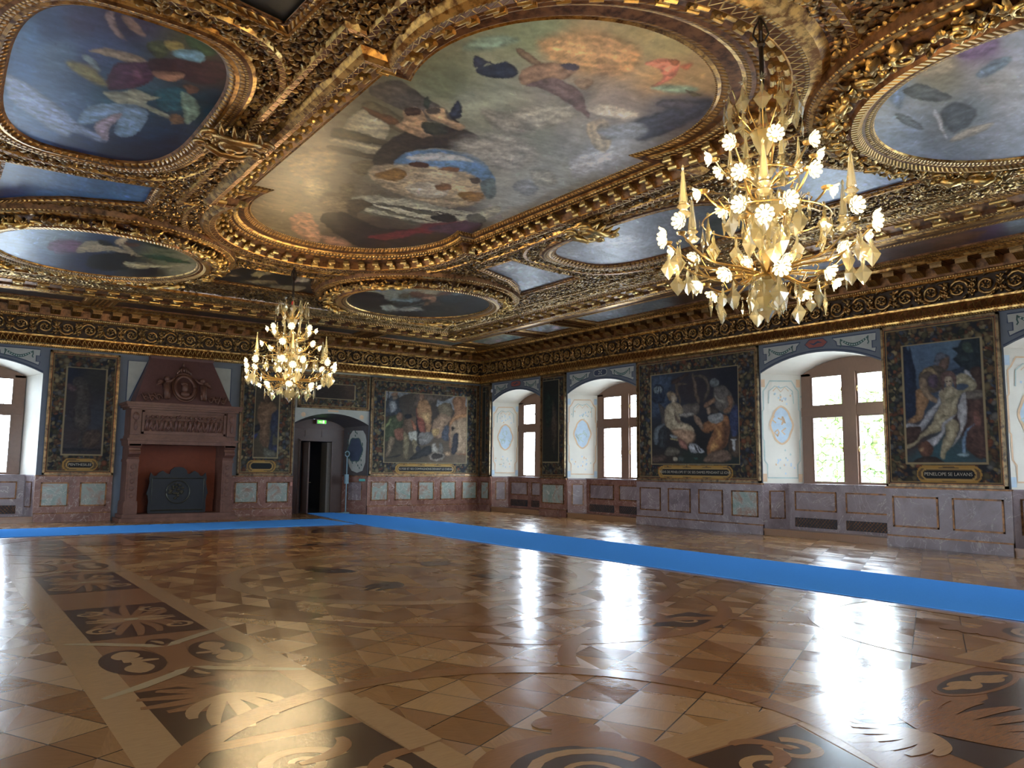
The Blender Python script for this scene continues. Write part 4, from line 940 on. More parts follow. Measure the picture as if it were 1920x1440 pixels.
T2 = dict(f=(4.5, 1640, 600), bg=[(400, 300, '#44607c'), (600, 250, '#48667f'), (300, 700, '#2c4358'), (850, 800, '#3c2a28'), (500, 1150, '#24505c'), (300, 1000, '#3c2a2a'), (650, 480, '#3a5068')], L=[
 ('#12223a', [(232, 250), (262, 212), (282, 262), (296, 222), (318, 330), (340, 400), (352, 540), (362, 780), (250, 830), (232, 600)]),
 ('#18262e', [(655, 240), (700, 225), (722, 180), (770, 140), (905, 115), (900, 440), (800, 430), (745, 425), (712, 385), (660, 330), (705, 290)]), ('#33443c', [(740, 200), (800, 190), (830, 260), (760, 270)]), ('#22343a', [(690, 300), (740, 290), (800, 330), (740, 360)]),
 ('#24344a', [(630, 440), (700, 408), (760, 398), (720, 460)]), ('#3a2a26', [(800, 420), (905, 410), (915, 600), (770, 615), (820, 560)]),
 ('#46302c', [(770, 670), (925, 660), (935, 1150), (780, 1085), (735, 900)]), ('#5c564e', [(765, 612), (915, 592), (915, 655), (770, 668)]),
 ('#6a453c', [(830, 780), (880, 770), (900, 880), (850, 890)]), ('#4a5260', [(500, 345), (520, 290), (570, 275), (628, 300), (634, 360), (600, 345), (565, 330), (540, 375), (505, 375)]),
 ('#5f4b40', [(570, 325), (622, 308), (634, 350), (616, 405), (580, 432), (545, 400), (540, 368)]), ('#494036', [(430, 410), (520, 378), (590, 430), (570, 520), (545, 600), (440, 610), (372, 500), (378, 450)]),
 ('#7c6a48', [(415, 415), (480, 405), (530, 450), (525, 480), (450, 430), (390, 462)]), ('#453848', [(450, 480), (525, 465), (525, 565), (460, 560)]),
 ('#86643f', [(355, 595), (440, 585), (455, 680), (425, 760), (385, 850), (275, 865), (345, 790), (350, 680)]), ('#7c6850', [(380, 490), (430, 500), (455, 600), (532, 672), (520, 702), (440, 662), (383, 580)]),
 ('#8e929a', [(545, 600), (562, 690), (530, 742), (462, 862), (382, 950), (388, 902), (250, 912), (290, 868), (382, 882), (440, 780), (528, 700)]),
 ('#9a9ca0', [(740, 625), (768, 618), (778, 820), (742, 930), (702, 1010), (655, 1066), (718, 920), (698, 780)]), ('#8e929a', [(760, 415), (800, 450), (842, 510), (832, 540), (765, 470)]),
 ('#90866a', [(560, 590), (640, 555), (690, 585), (742, 600), (702, 680), (690, 790), (640, 835), (560, 835), (515, 790), (560, 700), (545, 640)]),
 ('#8b8468', [(690, 470), (760, 450), (845, 520), (845, 585), (720, 625), (640, 702), (590, 690), (618, 660), (755, 590), (788, 560), (740, 535), (688, 540)]),
 ('#8d8468', [(515, 780), (622, 820), (582, 922), (440, 972), (330, 1062), (280, 1085), (258, 1060), (330, 1008), (480, 880)]), ('#938a6c', [(608, 845), (692, 850), (704, 930), (652, 1062), (602, 1122), (590, 1172), (552, 1150), (578, 1020), (598, 960)]),
 ('#989ba2', [(558, 950), (572, 870), (685, 798), (652, 840), (602, 880), (590, 950), (502, 1066), (440, 1020)]), ('#5a4440', [(552, 490), (588, 432), (652, 432), (692, 490), (684, 585), (652, 500), (600, 490), (582, 595), (558, 560)]),
 ('#988870', [(590, 492), (638, 474), (662, 520), (640, 568), (604, 556)]), ('#3c3430', [(600, 520), (614, 516), (616, 522), (602, 526)], .5), ('#3c3430', [(630, 514), (645, 512), (645, 518), (631, 520)], .5), ('#6a3a34', [(616, 548), (634, 546), (626, 555)], .5),
 ('#4c332c', [(740, 1080), (938, 1140), (938, 1175), (780, 1092)]), ('#5c7fa0', [(850, 876), (800, 920), (772, 990), (764, 1130), (738, 1130), (744, 1000), (780, 920)]), ('#7a9aa8', [(700, 1130), (790, 1120), (780, 1150), (710, 1150)]),
 ('#3a2824', [(250, 920), (385, 900), (362, 1010), (258, 1046)]), ('#5a3a2c', [(370, 1060), (440, 1020), (492, 1080), (472, 1145), (400, 1145)]), ('#8a6a48', [(385, 1080), (415, 1075), (412, 1105), (390, 1108)]), ('#2c2422', [(330, 1214), (400, 1150), (520, 1160), (600, 1222)]), ('#44302a', [(250, 1228), (940, 1200), (940, 1250), (250, 1250)])])
T1 = dict(f=(5.76, 1190, 670), bg=[(250, 250, '#28384a'), (250, 450, '#22344c'), (600, 350, '#2e2a30'), (1100, 300, '#141a28'), (1130, 650, '#1a2536'), (300, 900, '#24262c'), (700, 950, '#1c1c20'), (600, 1090, '#22302c'), (1100, 1100, '#202c2c'), (400, 1100, '#302a26')], L=[
 ('#30435a', [(160, 210), (380, 195), (385, 330), (350, 380), (345, 520), (280, 600), (160, 620)]), ('#1e2c40', [(195, 480), (205, 320), (250, 290), (310, 320), (320, 480)]), ('#6a7a80', [(217, 320), (288, 318), (288, 385), (217, 385)], .8), ('#1e2c40', [(240, 318), (246, 318), (246, 385), (240, 385)], .4), ('#1e2c40', [(262, 318), (268, 318), (268, 385), (262, 385)], .4),
 ('#54463a', [(430, 290), (550, 285), (545, 300), (470, 310), (500, 480), (480, 480)]), ('#54463a', [(615, 200), (645, 200), (700, 470), (665, 470)]), ('#4c4238', [(640, 195), (740, 190), (800, 260), (810, 340), (785, 430), (740, 480), (770, 380), (775, 300), (730, 225), (650, 215)]), ('#3a2c28', [(400, 260), (560, 170), (580, 190), (430, 290)]),
 ('#56504a', [(505, 530), (600, 500), (690, 505), (690, 600), (610, 640), (500, 640)]), ('#7e7a74', [(480, 610), (620, 598), (640, 620), (500, 645)]), ('#46403e', [(262, 500), (320, 555), (355, 750), (300, 730), (278, 610)]),
 ('#55626c', [(208, 795), (305, 715), (330, 740), (262, 800), (258, 930), (214, 935)]), ('#2c3238', [(262, 800), (330, 740), (350, 860), (330, 980), (262, 960)]), ('#7a878c', [(385, 830), (462, 850), (462, 872), (390, 862)], 1), ('#8a7f58', [(390, 872), (462, 880), (462, 898), (392, 892)], 1),
 ('#968a70', [(348, 520), (430, 488), (505, 530), (525, 600), (472, 612), (505, 690), (632, 760), (642, 870), (562, 905), (470, 845), (400, 785), (338, 740), (322, 625)]), ('#b0a283', [(420, 740), (560, 720), (610, 780), (600, 860), (540, 840), (460, 790)], 3), ('#5c4c40', [(440, 560), (450, 640), (500, 690), (470, 700), (430, 650)]),
 ('#9a7a5e', [(400, 780), (620, 790), (642, 885), (580, 935), (510, 965), (460, 865)], 4), ('#84584c', [(460, 872), (560, 930), (562, 1005), (492, 945)]), ('#9aa0a8', [(590, 940), (650, 938), (742, 1000), (732, 1030), (610, 1022)]), ('#3a3e44', [(640, 960), (655, 955), (690, 1020), (670, 1022)], .8), ('#3a3e44', [(680, 970), (692, 968), (722, 1015), (706, 1018)], .8),
 ('#7a684c', [(348, 392), (390, 366), (445, 400), (438, 425), (400, 420), (380, 470), (360, 450)]), ('#a09078', [(388, 440), (405, 415), (445, 412), (452, 462), (422, 492), (395, 490)]), ('#938468', [(395, 495), (490, 505), (515, 590), (490, 615), (440, 560)]),
 ('#84572f', [(738, 722), (800, 680), (990, 618), (1025, 780), (985, 960), (905, 1005), (800, 1062), (778, 980), (820, 860), (858, 780), (782, 822), (718, 780)]), ('#b0803e', [(880, 758), (942, 850), (842, 905), (905, 960), (822, 1010), (850, 900), (900, 850)], 3), ('#4a3020', [(960, 700), (1020, 780), (980, 960), (920, 990), (960, 850)], 5),
 ('#7e8284', [(785, 645), (930, 598), (955, 680), (850, 715)]), ('#3a322e', [(778, 540), (880, 535), (905, 595), (822, 600)]), ('#7a6452', [(640, 640), (660, 620), (722, 690), (745, 780), (715, 770), (650, 692)]), ('#8a7460', [(775, 550), (810, 545), (820, 600), (790, 620)]),
 ('#665244', [(838, 1020), (1000, 1008), (1035, 1112), (830, 1135), (738, 1112)]), ('#54504c', [(858, 330), (960, 308), (1042, 400), (1082, 520), (1030, 602), (960, 602), (880, 540), (848, 440)]), ('#75726a', [(860, 370), (900, 440), (980, 470), (960, 500), (880, 460)]),
 ('#5c6468', [(818, 262), (868, 225), (912, 268), (882, 312), (835, 325)]), ('#7a5c44', [(755, 502), (850, 440), (868, 480), (762, 542)]), ('#7a5a40', [(1000, 420), (1062, 440), (1042, 560), (982, 602), (958, 572), (1012, 520)]), ('#26345a', [(1030, 602), (1105, 520), (1115, 820), (1050, 850)]),
 ('#463a30', [(1028, 880), (1212, 860), (1212, 1052), (1048, 1062)]), ('#a0a6aa', [(1040, 885), (1105, 885), (1090, 905), (1085, 1005), (1062, 1005), (1055, 910)], 1), ('#5a564c', [(330, 1010), (380, 970), (480, 1000), (460, 1050), (340, 1060)]), ('#a09a84', [(425, 1080), (455, 1080), (455, 1115), (425, 1115)]), ('#3a4444', [(470, 1075), (520, 1075), (520, 1120), (470, 1120)]), ('#4a3a34', [(160, 1080), (300, 1050), (340, 1110), (180, 1140)]), ('#2a5450', [(640, 1080), (680, 1080), (670, 1100)])])
T3 = dict(f=(6.545, 660, 690), bg=[(600, 420, '#3e3833'), (450, 900, '#3f3a30'), (700, 450, '#463c34'), (1000, 600, '#3c332c'), (1100, 1000, '#544636'), (600, 1120, '#4c4436'), (1400, 1100, '#66543e'), (380, 700, '#46382c')], L=[
 ('#767a80', [(360, 262), (790, 282), (640, 332), (525, 400), (480, 500), (362, 565)]), ('#54483e', [(780, 288), (1030, 300), (1310, 332), (1100, 382), (1040, 402), (780, 530)]), ('#7d8288', [(1050, 392), (1130, 402), (1335, 328), (1455, 420), (1455, 590), (1340, 500), (1250, 520), (1220, 440), (1150, 440), (1050, 472)]),
 ('#353c46', [(388, 450), (470, 350), (560, 325), (585, 480), (605, 560), (440, 595), (365, 540)]), ('#80848a', [(468, 420), (532, 410), (552, 500), (470, 542)]), ('#705e50', [(490, 350), (555, 345), (550, 385), (500, 385)]), ('#7a5a44', [(480, 330), (510, 298), (565, 300), (555, 345), (500, 350)]),
 ('#2a2622', [(436, 260), (448, 260), (450, 440), (440, 440)], .6), ('#3e4830', [(450, 622), (520, 580), (620, 600), (602, 762), (500, 882), (398, 885), (388, 762)]), ('#6f7a4a', [(470, 620), (482, 640), (430, 720), (395, 770), (420, 690)]), ('#74543f', [(555, 560), (612, 560), (612, 645), (560, 642)]),
 ('#75634b', [(458, 852), (522, 860), (502, 960), (442, 1085), (408, 1085), (438, 960)]), ('#7a4c38', [(518, 762), (645, 740), (622, 885), (540, 862)]), ('#5e4a38', [(638, 642), (720, 560), (802, 640), (782, 782), (640, 785)]), ('#9a5a38', [(725, 640), (792, 720), (765, 765), (735, 700)]),
 ('#9c9c92', [(700, 792), (792, 780), (802, 905), (708, 875)]), ('#75684a', [(638, 782), (702, 862), (692, 1000), (672, 1125), (632, 1085), (630, 902)]), ('#75684a', [(738, 892), (792, 902), (792, 1035), (762, 1022)]), ('#1a1e24', [(780, 602), (832, 700), (838, 922), (800, 922), (792, 702)]), ('#1c1e26', [(648, 572), (722, 560), (735, 612), (660, 625)]),
 ('#7a3c2c', [(788, 500), (852, 500), (905, 795), (838, 795), (800, 645)]), ('#966c42', [(828, 400), (932, 400), (978, 560), (972, 722), (945, 795), (915, 795), (900, 700), (870, 620), (812, 600), (800, 482)]), ('#b08a54', [(860, 550), (960, 560), (940, 680), (880, 640)], 3), ('#7c5a40', [(828, 320), (882, 320), (882, 392), (838, 402)]),
 ('#6c6864', [(828, 802), (1000, 800), (965, 905), (838, 945)]), ('#63563f', [(1060, 460), (1180, 430), (1235, 525), (1200, 605), (1080, 565)]), ('#86694e', [(1008, 642), (1100, 558), (1215, 612), (1150, 722), (1135, 822), (1060, 865), (985, 802)]), ('#a08046', [(988, 752), (1062, 750), (1062, 812), (998, 832)]), ('#3c424e', [(1130, 720), (1212, 720), (1205, 885), (1108, 872)]),
 ('#865c3a', [(1238, 382), (1300, 338), (1392, 358), (1395, 470), (1455, 565), (1455, 1035), (1215, 1012), (1195, 682), (1262, 560), (1238, 450)]), ('#8f7558', [(1215, 702), (1350, 612), (1425, 640), (1402, 1022), (1228, 1002)], 3), ('#a5703c', [(1200, 680), (1280, 580), (1420, 560), (1400, 610), (1290, 620), (1215, 700)]), ('#2a2018', [(1218, 730), (1245, 718), (1262, 742), (1240, 768), (1220, 760)]), ('#26262e', [(1250, 820), (1305, 808), (1305, 905), (1282, 1045), (1218, 1042)]),
 ('#8a8478', [(990, 925), (1022, 925), (1030, 960), (1062, 1010), (1045, 1032), (990, 1032), (978, 990)]), ('#5c5850', [(1060, 930), (1110, 930), (1120, 1030), (1070, 1030)]), ('#26282a', [(440, 1102), (600, 1060), (560, 1095)]), ('#26282a', [(850, 992), (962, 960), (952, 1060), (698, 1135)]), ('#7e7264', [(950, 1065), (1040, 1030), (1125, 1062), (1110, 1125), (1020, 1145), (962, 1120)]), ('#2c241e', [(972, 1068), (1040, 1042), (1105, 1065), (1095, 1105), (1020, 1122), (980, 1105)]), ('#90704e', [(1135, 1040), (1205, 1035), (1200, 1070), (1150, 1075)]), ('#2c2e38', [(775, 975), (815, 955), (840, 1000), (800, 1030)])])
T4 = dict(f=(5.144, 430, 690), bg=[(250, 350, '#3e3528'), (450, 600, '#4a4636'), (300, 800, '#4a3f2c'), (450, 780, '#4c4a34'), (250, 850, '#463c2c')], L=[
 ('#6e5238', [(290, 345), (400, 330), (450, 370), (470, 450), (400, 500), (385, 640), (370, 762), (300, 722), (290, 560), (270, 480)]), ('#4a3628', [(330, 250), (390, 250), (385, 335), (340, 335)]), ('#262e44', [(400, 480), (470, 400), (485, 500), (455, 620), (420, 650), (418, 840), (372, 842), (400, 640)]), ('#1c1c24', [(205, 580), (290, 540), (290, 600), (240, 620)]), ('#222e5e', [(205, 655), (275, 625), (265, 660), (225, 695)]), ('#5a5a4c', [(330, 770), (420, 800), (440, 850), (350, 860)]), ('#2c3040', [(440, 580), (500, 580), (500, 660), (440, 665)]), ('#2c3450', [(425, 750), (495, 750), (495, 800), (425, 805)])])
T5 = dict(f=(5.76, 80, 650), bg=[(400, 200, '#1a1c26'), (300, 260, '#1b2438'), (550, 300, '#2e2e2c'), (300, 600, '#302c30'), (550, 800, '#343a44'), (450, 1000, '#3e3230'), (300, 1150, '#363438')], L=[
 ('#3c3836', [(340, 340), (440, 330), (500, 440), (505, 620), (520, 800), (470, 900), (430, 1060), (385, 1190), (365, 1130), (400, 900), (340, 880), (320, 760), (350, 560), (330, 440)]), ('#47403a', [(340, 740), (400, 720), (500, 760), (450, 900), (380, 850)]), ('#4e3a40', [(250, 400), (300, 410), (370, 450), (330, 480), (280, 460)]), ('#2a262a', [(280, 680), (340, 680), (340, 760), (290, 760)]), ('#46382f', [(450, 930), (610, 900), (600, 1060), (440, 1080)]), ('#54566a', [(205, 735), (250, 735), (250, 755), (205, 755)], 1), ('#1c1e26', [(200, 1090), (600, 1110), (600, 1130), (200, 1125)])])
TD = dict(bg=[(620, 735, '#2c2420'), (660, 720, '#4a382c')], L=[])
DK = dict(bg=[(1040, 760, '#1c221e'), (1040, 850, '#26281f'), (1040, 800, '#2c2a22')], L=[('#4a3c30', [(1033, 750), (1040, 760), (1044, 800), (1038, 850), (1034, 800)]), ('#1a2a22', [(1022, 740), (1036, 745), (1034, 790), (1024, 800)])])
tapestry(W_R, -15.97, -18.38, 1.29, 4.79, (-16.42, -18.03, 1.78, 4.33), T2, 'tall tapestry of two figures at a fountain beside dark cypresses', (-17.75, -16.8, 1.56, .085), 'PENELOPE SE LAVANS', .098, 11)
tapestry(W_R, -8.40, -12.71, 1.29, 4.79, (-8.98, -12.08, 1.75, 4.35), T1, 'wide dark tapestry of a seated woman in white and a kneeling man in orange', (-11.7, -9.4, 1.53, .08), 'TISSVS DE PENELOPE ET DE SES DAMES PENDANT LE IOVR', .098, 12)
tapestry(W_B, -4.68, -.12, 1.29, 4.74, (-4.12, -.66, 1.75, 4.28), T3, 'wide tapestry of gathered soldiers round a standing figure right of the doorway', (-3.5, -1.3, 1.53, .08), 'VLYSSE ET SES COMPAGNONS DEVANT LE CHEVAL', .10, 13)
tapestry(W_B, -9.22, -7.43, 1.29, 4.74, (-8.74, -7.95, 1.85, 4.3), T4, 'narrow tapestry of a cloaked figure between fireplace and doorway', (-8.75, -8.15, 1.58, .09), None, .1, 14)
tapestry(W_B, -14.48, -12.72, 1.29, 4.74, (-14.05, -13.05, 1.85, 4.3), T5, 'very dark blue tapestry of a striding figure left of the fireplace', (-13.85, -13.3, 1.57, .075), 'PENTHESILEE', .10, 15, gain=.9)
tapestry(W_B, -7.33, -4.74, 3.52, 4.74, (-6.75, -5.3, 3.88, 4.38), TD, 'small brown framed cartouche tapestry above the doorway', None, None, .1, 16, dens=1.6)
tapestry(W_R, -3.78, -5.10, 1.29, 4.79, (-3.85, -4.75, 1.8, 4.6), DK, 'narrow dark tree tapestry between the two farthest windows', None, None, .1, 17, gain=.8)
tapestry(W_R, -.08, -.74, 1.29, 4.79, (-.1, -.4, 1.8, 4.5), DK, 'thin dark border tapestry in the far corner beside the farthest window', None, None, .1, 18, gain=.8)
tapestry(W_R, -21.65, -22.95, 1.29, 4.79, (-21.9, -22.7, 1.8, 4.5), DK, 'dark narrow tapestry beyond the nearest window', None, None, .1, 19, step=.05)
# ---------------------------------------------------------------- ceiling
ZF, ZO = 5.90, 6.02                               # carved field, outer painted zone
U = lambda u, v, z: (CX+u, CY+v, z)
def loft(mb, rings, mats_idx):
    """rings: list of (Nx2 local points, z); a closed moulding with running length / width coordinates"""
    R = [np.array(r, float) for r, _ in rings]; n = len(R[0]); L0 = np.concatenate([[0], np.cumsum(np.linalg.norm(np.roll(R[len(R)//2], -1, 0)-R[len(R)//2], axis=1))])
    for k in range(len(R)-1):
        V = [U(x, y, rings[k][1]) for x, y in R[k]]+[U(x, y, rings[k+1][1]) for x, y in R[k+1]]
        F = [(i, (i+1) % n, n+(i+1) % n, n+i) for i in range(n)]
        uv = [[(L0[i], 0), (L0[i+1], 0), (L0[i+1], 1), (L0[i], 1)] for i in range(n)]
        mb.add(V, F, mats_idx[k], uv)
MO = [M['gold'], M['goldb'], M['egg'], M['eggs'], M['bead'], M['rope'], M['leaf'], M['zig'], M['guil'], M['dentil'], M['brown'], M['band'], M['ground']]
GO, GB, EG, ES, BD, RO, LF_, ZG, GU, DT, BR, BA, GR = range(13)
def sym(q):
    """quarter outline (u>0,v>0), from (u,0) to (0,v) -> closed outline"""
    q = list(q); a = q+[(-x, y) for x, y in q[::-1]]; a = a+[(-x, -y) for x, y in a]
    o = [a[0]]
    for p in a[1:]:
        if math.hypot(p[0]-o[-1][0], p[1]-o[-1][1]) > 1e-4: o.append(p)
        else: o.append((o[-1][0], o[-1][1]))
    return o
def quarter(hx, hy, vc, r, n=18):
    a0 = math.asin((hy-vc)/r); return [(hx, 0), (hx, hy*.5), (hx, hy)]+[(r*math.cos(a0+(PI/2-a0)*i/n), vc+r*math.sin(a0+(PI/2-a0)*i/n)) for i in range(n+1)]
CIN = sym(quarter(2.09, 2.27, 2.87, 1.86)); COUT = sym(quarter(2.72, 2.95, 3.55, 2.50))
lerp2 = lambda A, B, t: [(a[0]+(b[0]-a[0])*t, a[1]+(b[1]-a[1])*t) for a, b in zip(A, B)]
def dd(P):
    o = [p for k, p in enumerate(P) if k == 0 or math.dist(p, P[k-1]) > 1e-3]
    return o[:-1] if math.dist(o[0], o[-1]) < 1e-3 else o
def offset(pts, d):
    P = np.array(pts, float); A = np.roll(P, 1, 0); B = np.roll(P, -1, 0)
    e1 = P-A; e2 = B-P; e1 /= np.linalg.norm(e1, axis=1)[:, None]; e2 /= np.linalg.norm(e2, axis=1)[:, None]
    n1 = np.stack([e1[:, 1], -e1[:, 0]], 1); n2 = np.stack([e2[:, 1], -e2[:, 0]], 1); m = n1+n2; m /= (m*n1).sum(1)[:, None]
    area = .5*np.sum(P[:, 0]*B[:, 1]-B[:, 0]*P[:, 1]); s = 1 if area > 0 else -1
    return P+m*d*s
def superell(a, b, e, n=64): return [(a*math.copysign(abs(math.cos(t))**(2/e), math.cos(t)), b*math.copysign(abs(math.sin(t))**(2/e), math.sin(t))) for t in np.arange(n)*2*PI/n]
SPQ = [(3.5, 2.85), (4.4, 3.02), (5.42, 3.05), (5.45, 5.1), (5.0, 4.6), (4.5, 4.2), (3.9, 3.95), (3.45, 3.75)]
ENDP = [(-.80, 6.95), (0, 7.02), (.80, 6.95), (1.0, 7.6), (1.5, 8.6), (-1.5, 8.6), (-1.0, 7.6)]
MED = (3.6, 6.95)
inside = lambda P: (lambda A, B: polydist(np.stack([A, B], 1), np.array(P, float)) > 0)
def modillions(mb, path, spacing, z, L, wd, h, mi=0, closed=True, inward=1.0, lip=0.0, sel=None):
    """carved console brackets under a soffit, pointing in from the path"""
    P = np.array(path, float); Q = np.concatenate([P, P[:1]]) if closed else P
    cum = np.concatenate([[0], np.cumsum(np.linalg.norm(np.diff(Q, axis=0), axis=1))]); tot = cum[-1]
    s = spacing/2
    while s < tot:
        k = min(np.searchsorted(cum, s)-1, len(Q)-2); k = max(k, 0); a, b = Q[k], Q[k+1]; t = (s-cum[k])/(cum[k+1]-cum[k]+1e-9); c = a+(b-a)*t
        e = (b-a)/(np.linalg.norm(b-a)+1e-9); nn = np.array([-e[1], e[0]])*inward
        if (cum[k+1]-cum[k] > spacing*.6 or True) and (sel is None or sel(c)):
            pr = [(0, 0), (0, -h*1.0), (.12, -h*1.08), (.25, -h*.9), (.4, -h*.62), (.6, -h*.5), (.8, -h*.62), (.95, -h*.55), (1.0, -h*.3), (1.0, 0)]
            mb.prism([(x*L, y) for x, y in pr], lambda a_, b_, d: U(*(c+nn*a_+e*d), z+b_), -wd/2, wd/2, mi)
            for x, y, r in ((.10, -h*.95, h*.35), (.9, -h*.5, h*.26)):
                q = c+nn*x*L; mb.tube([U(*(q-e*wd*.62), z+y), U(*(q+e*wd*.62), z+y)], r, 8, mi, col=1.0)
            q = c+nn*L*.5; mb.ball(U(*q, z-h*.62), (wd*.35, wd*.35, h*.3), mi, 6, 4, col=1.0)
        s += spacing
def leafset(cent, nrm_z=-1, size=.11, rg=None, zb=ZF, col=(.35, 1.0), mb=None, lift=.05, mi=0):
    """small curling acanthus leaves standing off the carved ground"""
    n = len(cent); rg = rg or RNG; a = rg.uniform(0, 2*PI, n); s = size*rg.uniform(.7, 1.35, n)
    # local leaf: 5 stations x 3
    st = np.array([0, .25, .5, .78, 1.0]); wd = np.array([.12, .34, .42, .3, .04]); hh = np.array([.1, .55, .85, .95, .55])
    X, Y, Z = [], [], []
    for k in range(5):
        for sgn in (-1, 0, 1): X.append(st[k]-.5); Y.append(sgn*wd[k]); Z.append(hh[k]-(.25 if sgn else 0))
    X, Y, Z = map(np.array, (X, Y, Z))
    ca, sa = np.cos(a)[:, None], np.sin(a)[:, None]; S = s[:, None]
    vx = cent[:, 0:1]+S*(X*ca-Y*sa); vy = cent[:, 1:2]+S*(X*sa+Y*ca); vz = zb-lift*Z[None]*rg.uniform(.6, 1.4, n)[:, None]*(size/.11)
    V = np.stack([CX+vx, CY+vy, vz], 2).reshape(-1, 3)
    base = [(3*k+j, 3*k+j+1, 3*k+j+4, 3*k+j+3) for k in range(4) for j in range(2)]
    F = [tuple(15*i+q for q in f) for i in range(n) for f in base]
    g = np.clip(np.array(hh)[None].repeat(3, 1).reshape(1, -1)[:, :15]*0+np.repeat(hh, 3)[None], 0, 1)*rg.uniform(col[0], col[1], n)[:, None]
    mb.add(V, F, mi, col=g.ravel())

# field with its openings
ceil = bmesh.new()
def loop(pts, z): 
    vs = [ceil.verts.new(U(x, y, z)) for x, y in pts]; return [ceil.edges.new((vs[i], vs[(i+1) % len(vs)])) for i in range(len(vs))]
FU, FV = 6.40, 10.05
edges = loop([(-FU, -FV), (FU, -FV), (FU, FV), (-FU, FV)], ZF)
edges += loop(dd(COUT), ZF)
SIDE = superell(1.04, 2.05, 3.2); SIDEO = superell(1.34, 2.36, 3.2)
spans = []
for sx in (-1, 1):
    edges += loop([(sx*4.56+x, y) for x, y in superell(1.2, 2.2, 3.2)], ZF)
    for sy in (-1, 1): spans.append([(sx*x, sy*y) for x, y in SPQ]); edges += loop(spans[-1], ZF)
ends = [[(x, sy*y) for x, y in ENDP] for sy in (-1, 1)]
for e_ in ends: edges += loop(e_, ZF)
bmesh.ops.triangle_fill(ceil, edges=edges, use_beauty=True)
# outer zone
me = bpy.data.meshes.new('ceiling'); ceil.to_mesh(me); ceil.free(); me.materials.append(M['ground'])
CEIL = bpy.data.objects.new('ceiling', me); COL.objects.link(CEIL); CEIL['kind'] = 'structure'
def rring(e): return [(-10.95+e, -14.95+e), (10.95-e, -14.95+e), (10.95-e, 14.95-e), (-10.95+e, 14.95-e)]
oz = MB(); loft(oz, [(rring(.3), ZO), (rring(3.3), ZO)], [BR]); loft(oz, [(rring(-1.2), 6.3), (rring(5), 6.3)], [0])
oz.add([U(-8, -12, 6.35), U(8, -12, 6.35), U(8, 12, 6.35), U(-8, 12, 6.35)], [(0, 1, 2, 3)], BR)
oz.build('ceiling_outer', MO, kind='structure')
# leaves over the field
def free(c):
    A = c; m = np.ones(len(A), bool)
    m &= polydist(A, np.array(lerp2(CIN, COUT, 1.03))) < -.03
    for sx in (-1, 1):
        m &= polydist(A, np.array([(sx*4.56+x, y) for x, y in SIDEO])) < 0
        for sy in (-1, 1): m &= np.hypot(A[:, 0]-sx*MED[0], A[:, 1]-sy*MED[1]) > 2.5
    for P in spans+ends: m &= polydist(A, np.array(P)) < -.14
    return m
c = np.stack([RNG.uniform(-FU, FU, 90000), RNG.uniform(-FV, FV, 90000)], 1); c = c[free(c)]
# jittered selection so that leaves pack evenly
key = {}; sel = []
for i, p in enumerate(c):
    k = (int(p[0]/.07), int(p[1]/.07))
    if k not in key: key[k] = 1; sel.append(i)
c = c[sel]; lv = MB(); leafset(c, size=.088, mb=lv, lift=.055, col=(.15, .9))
lv.build('carved_foliage', M['carve'], CEIL, smooth=True)

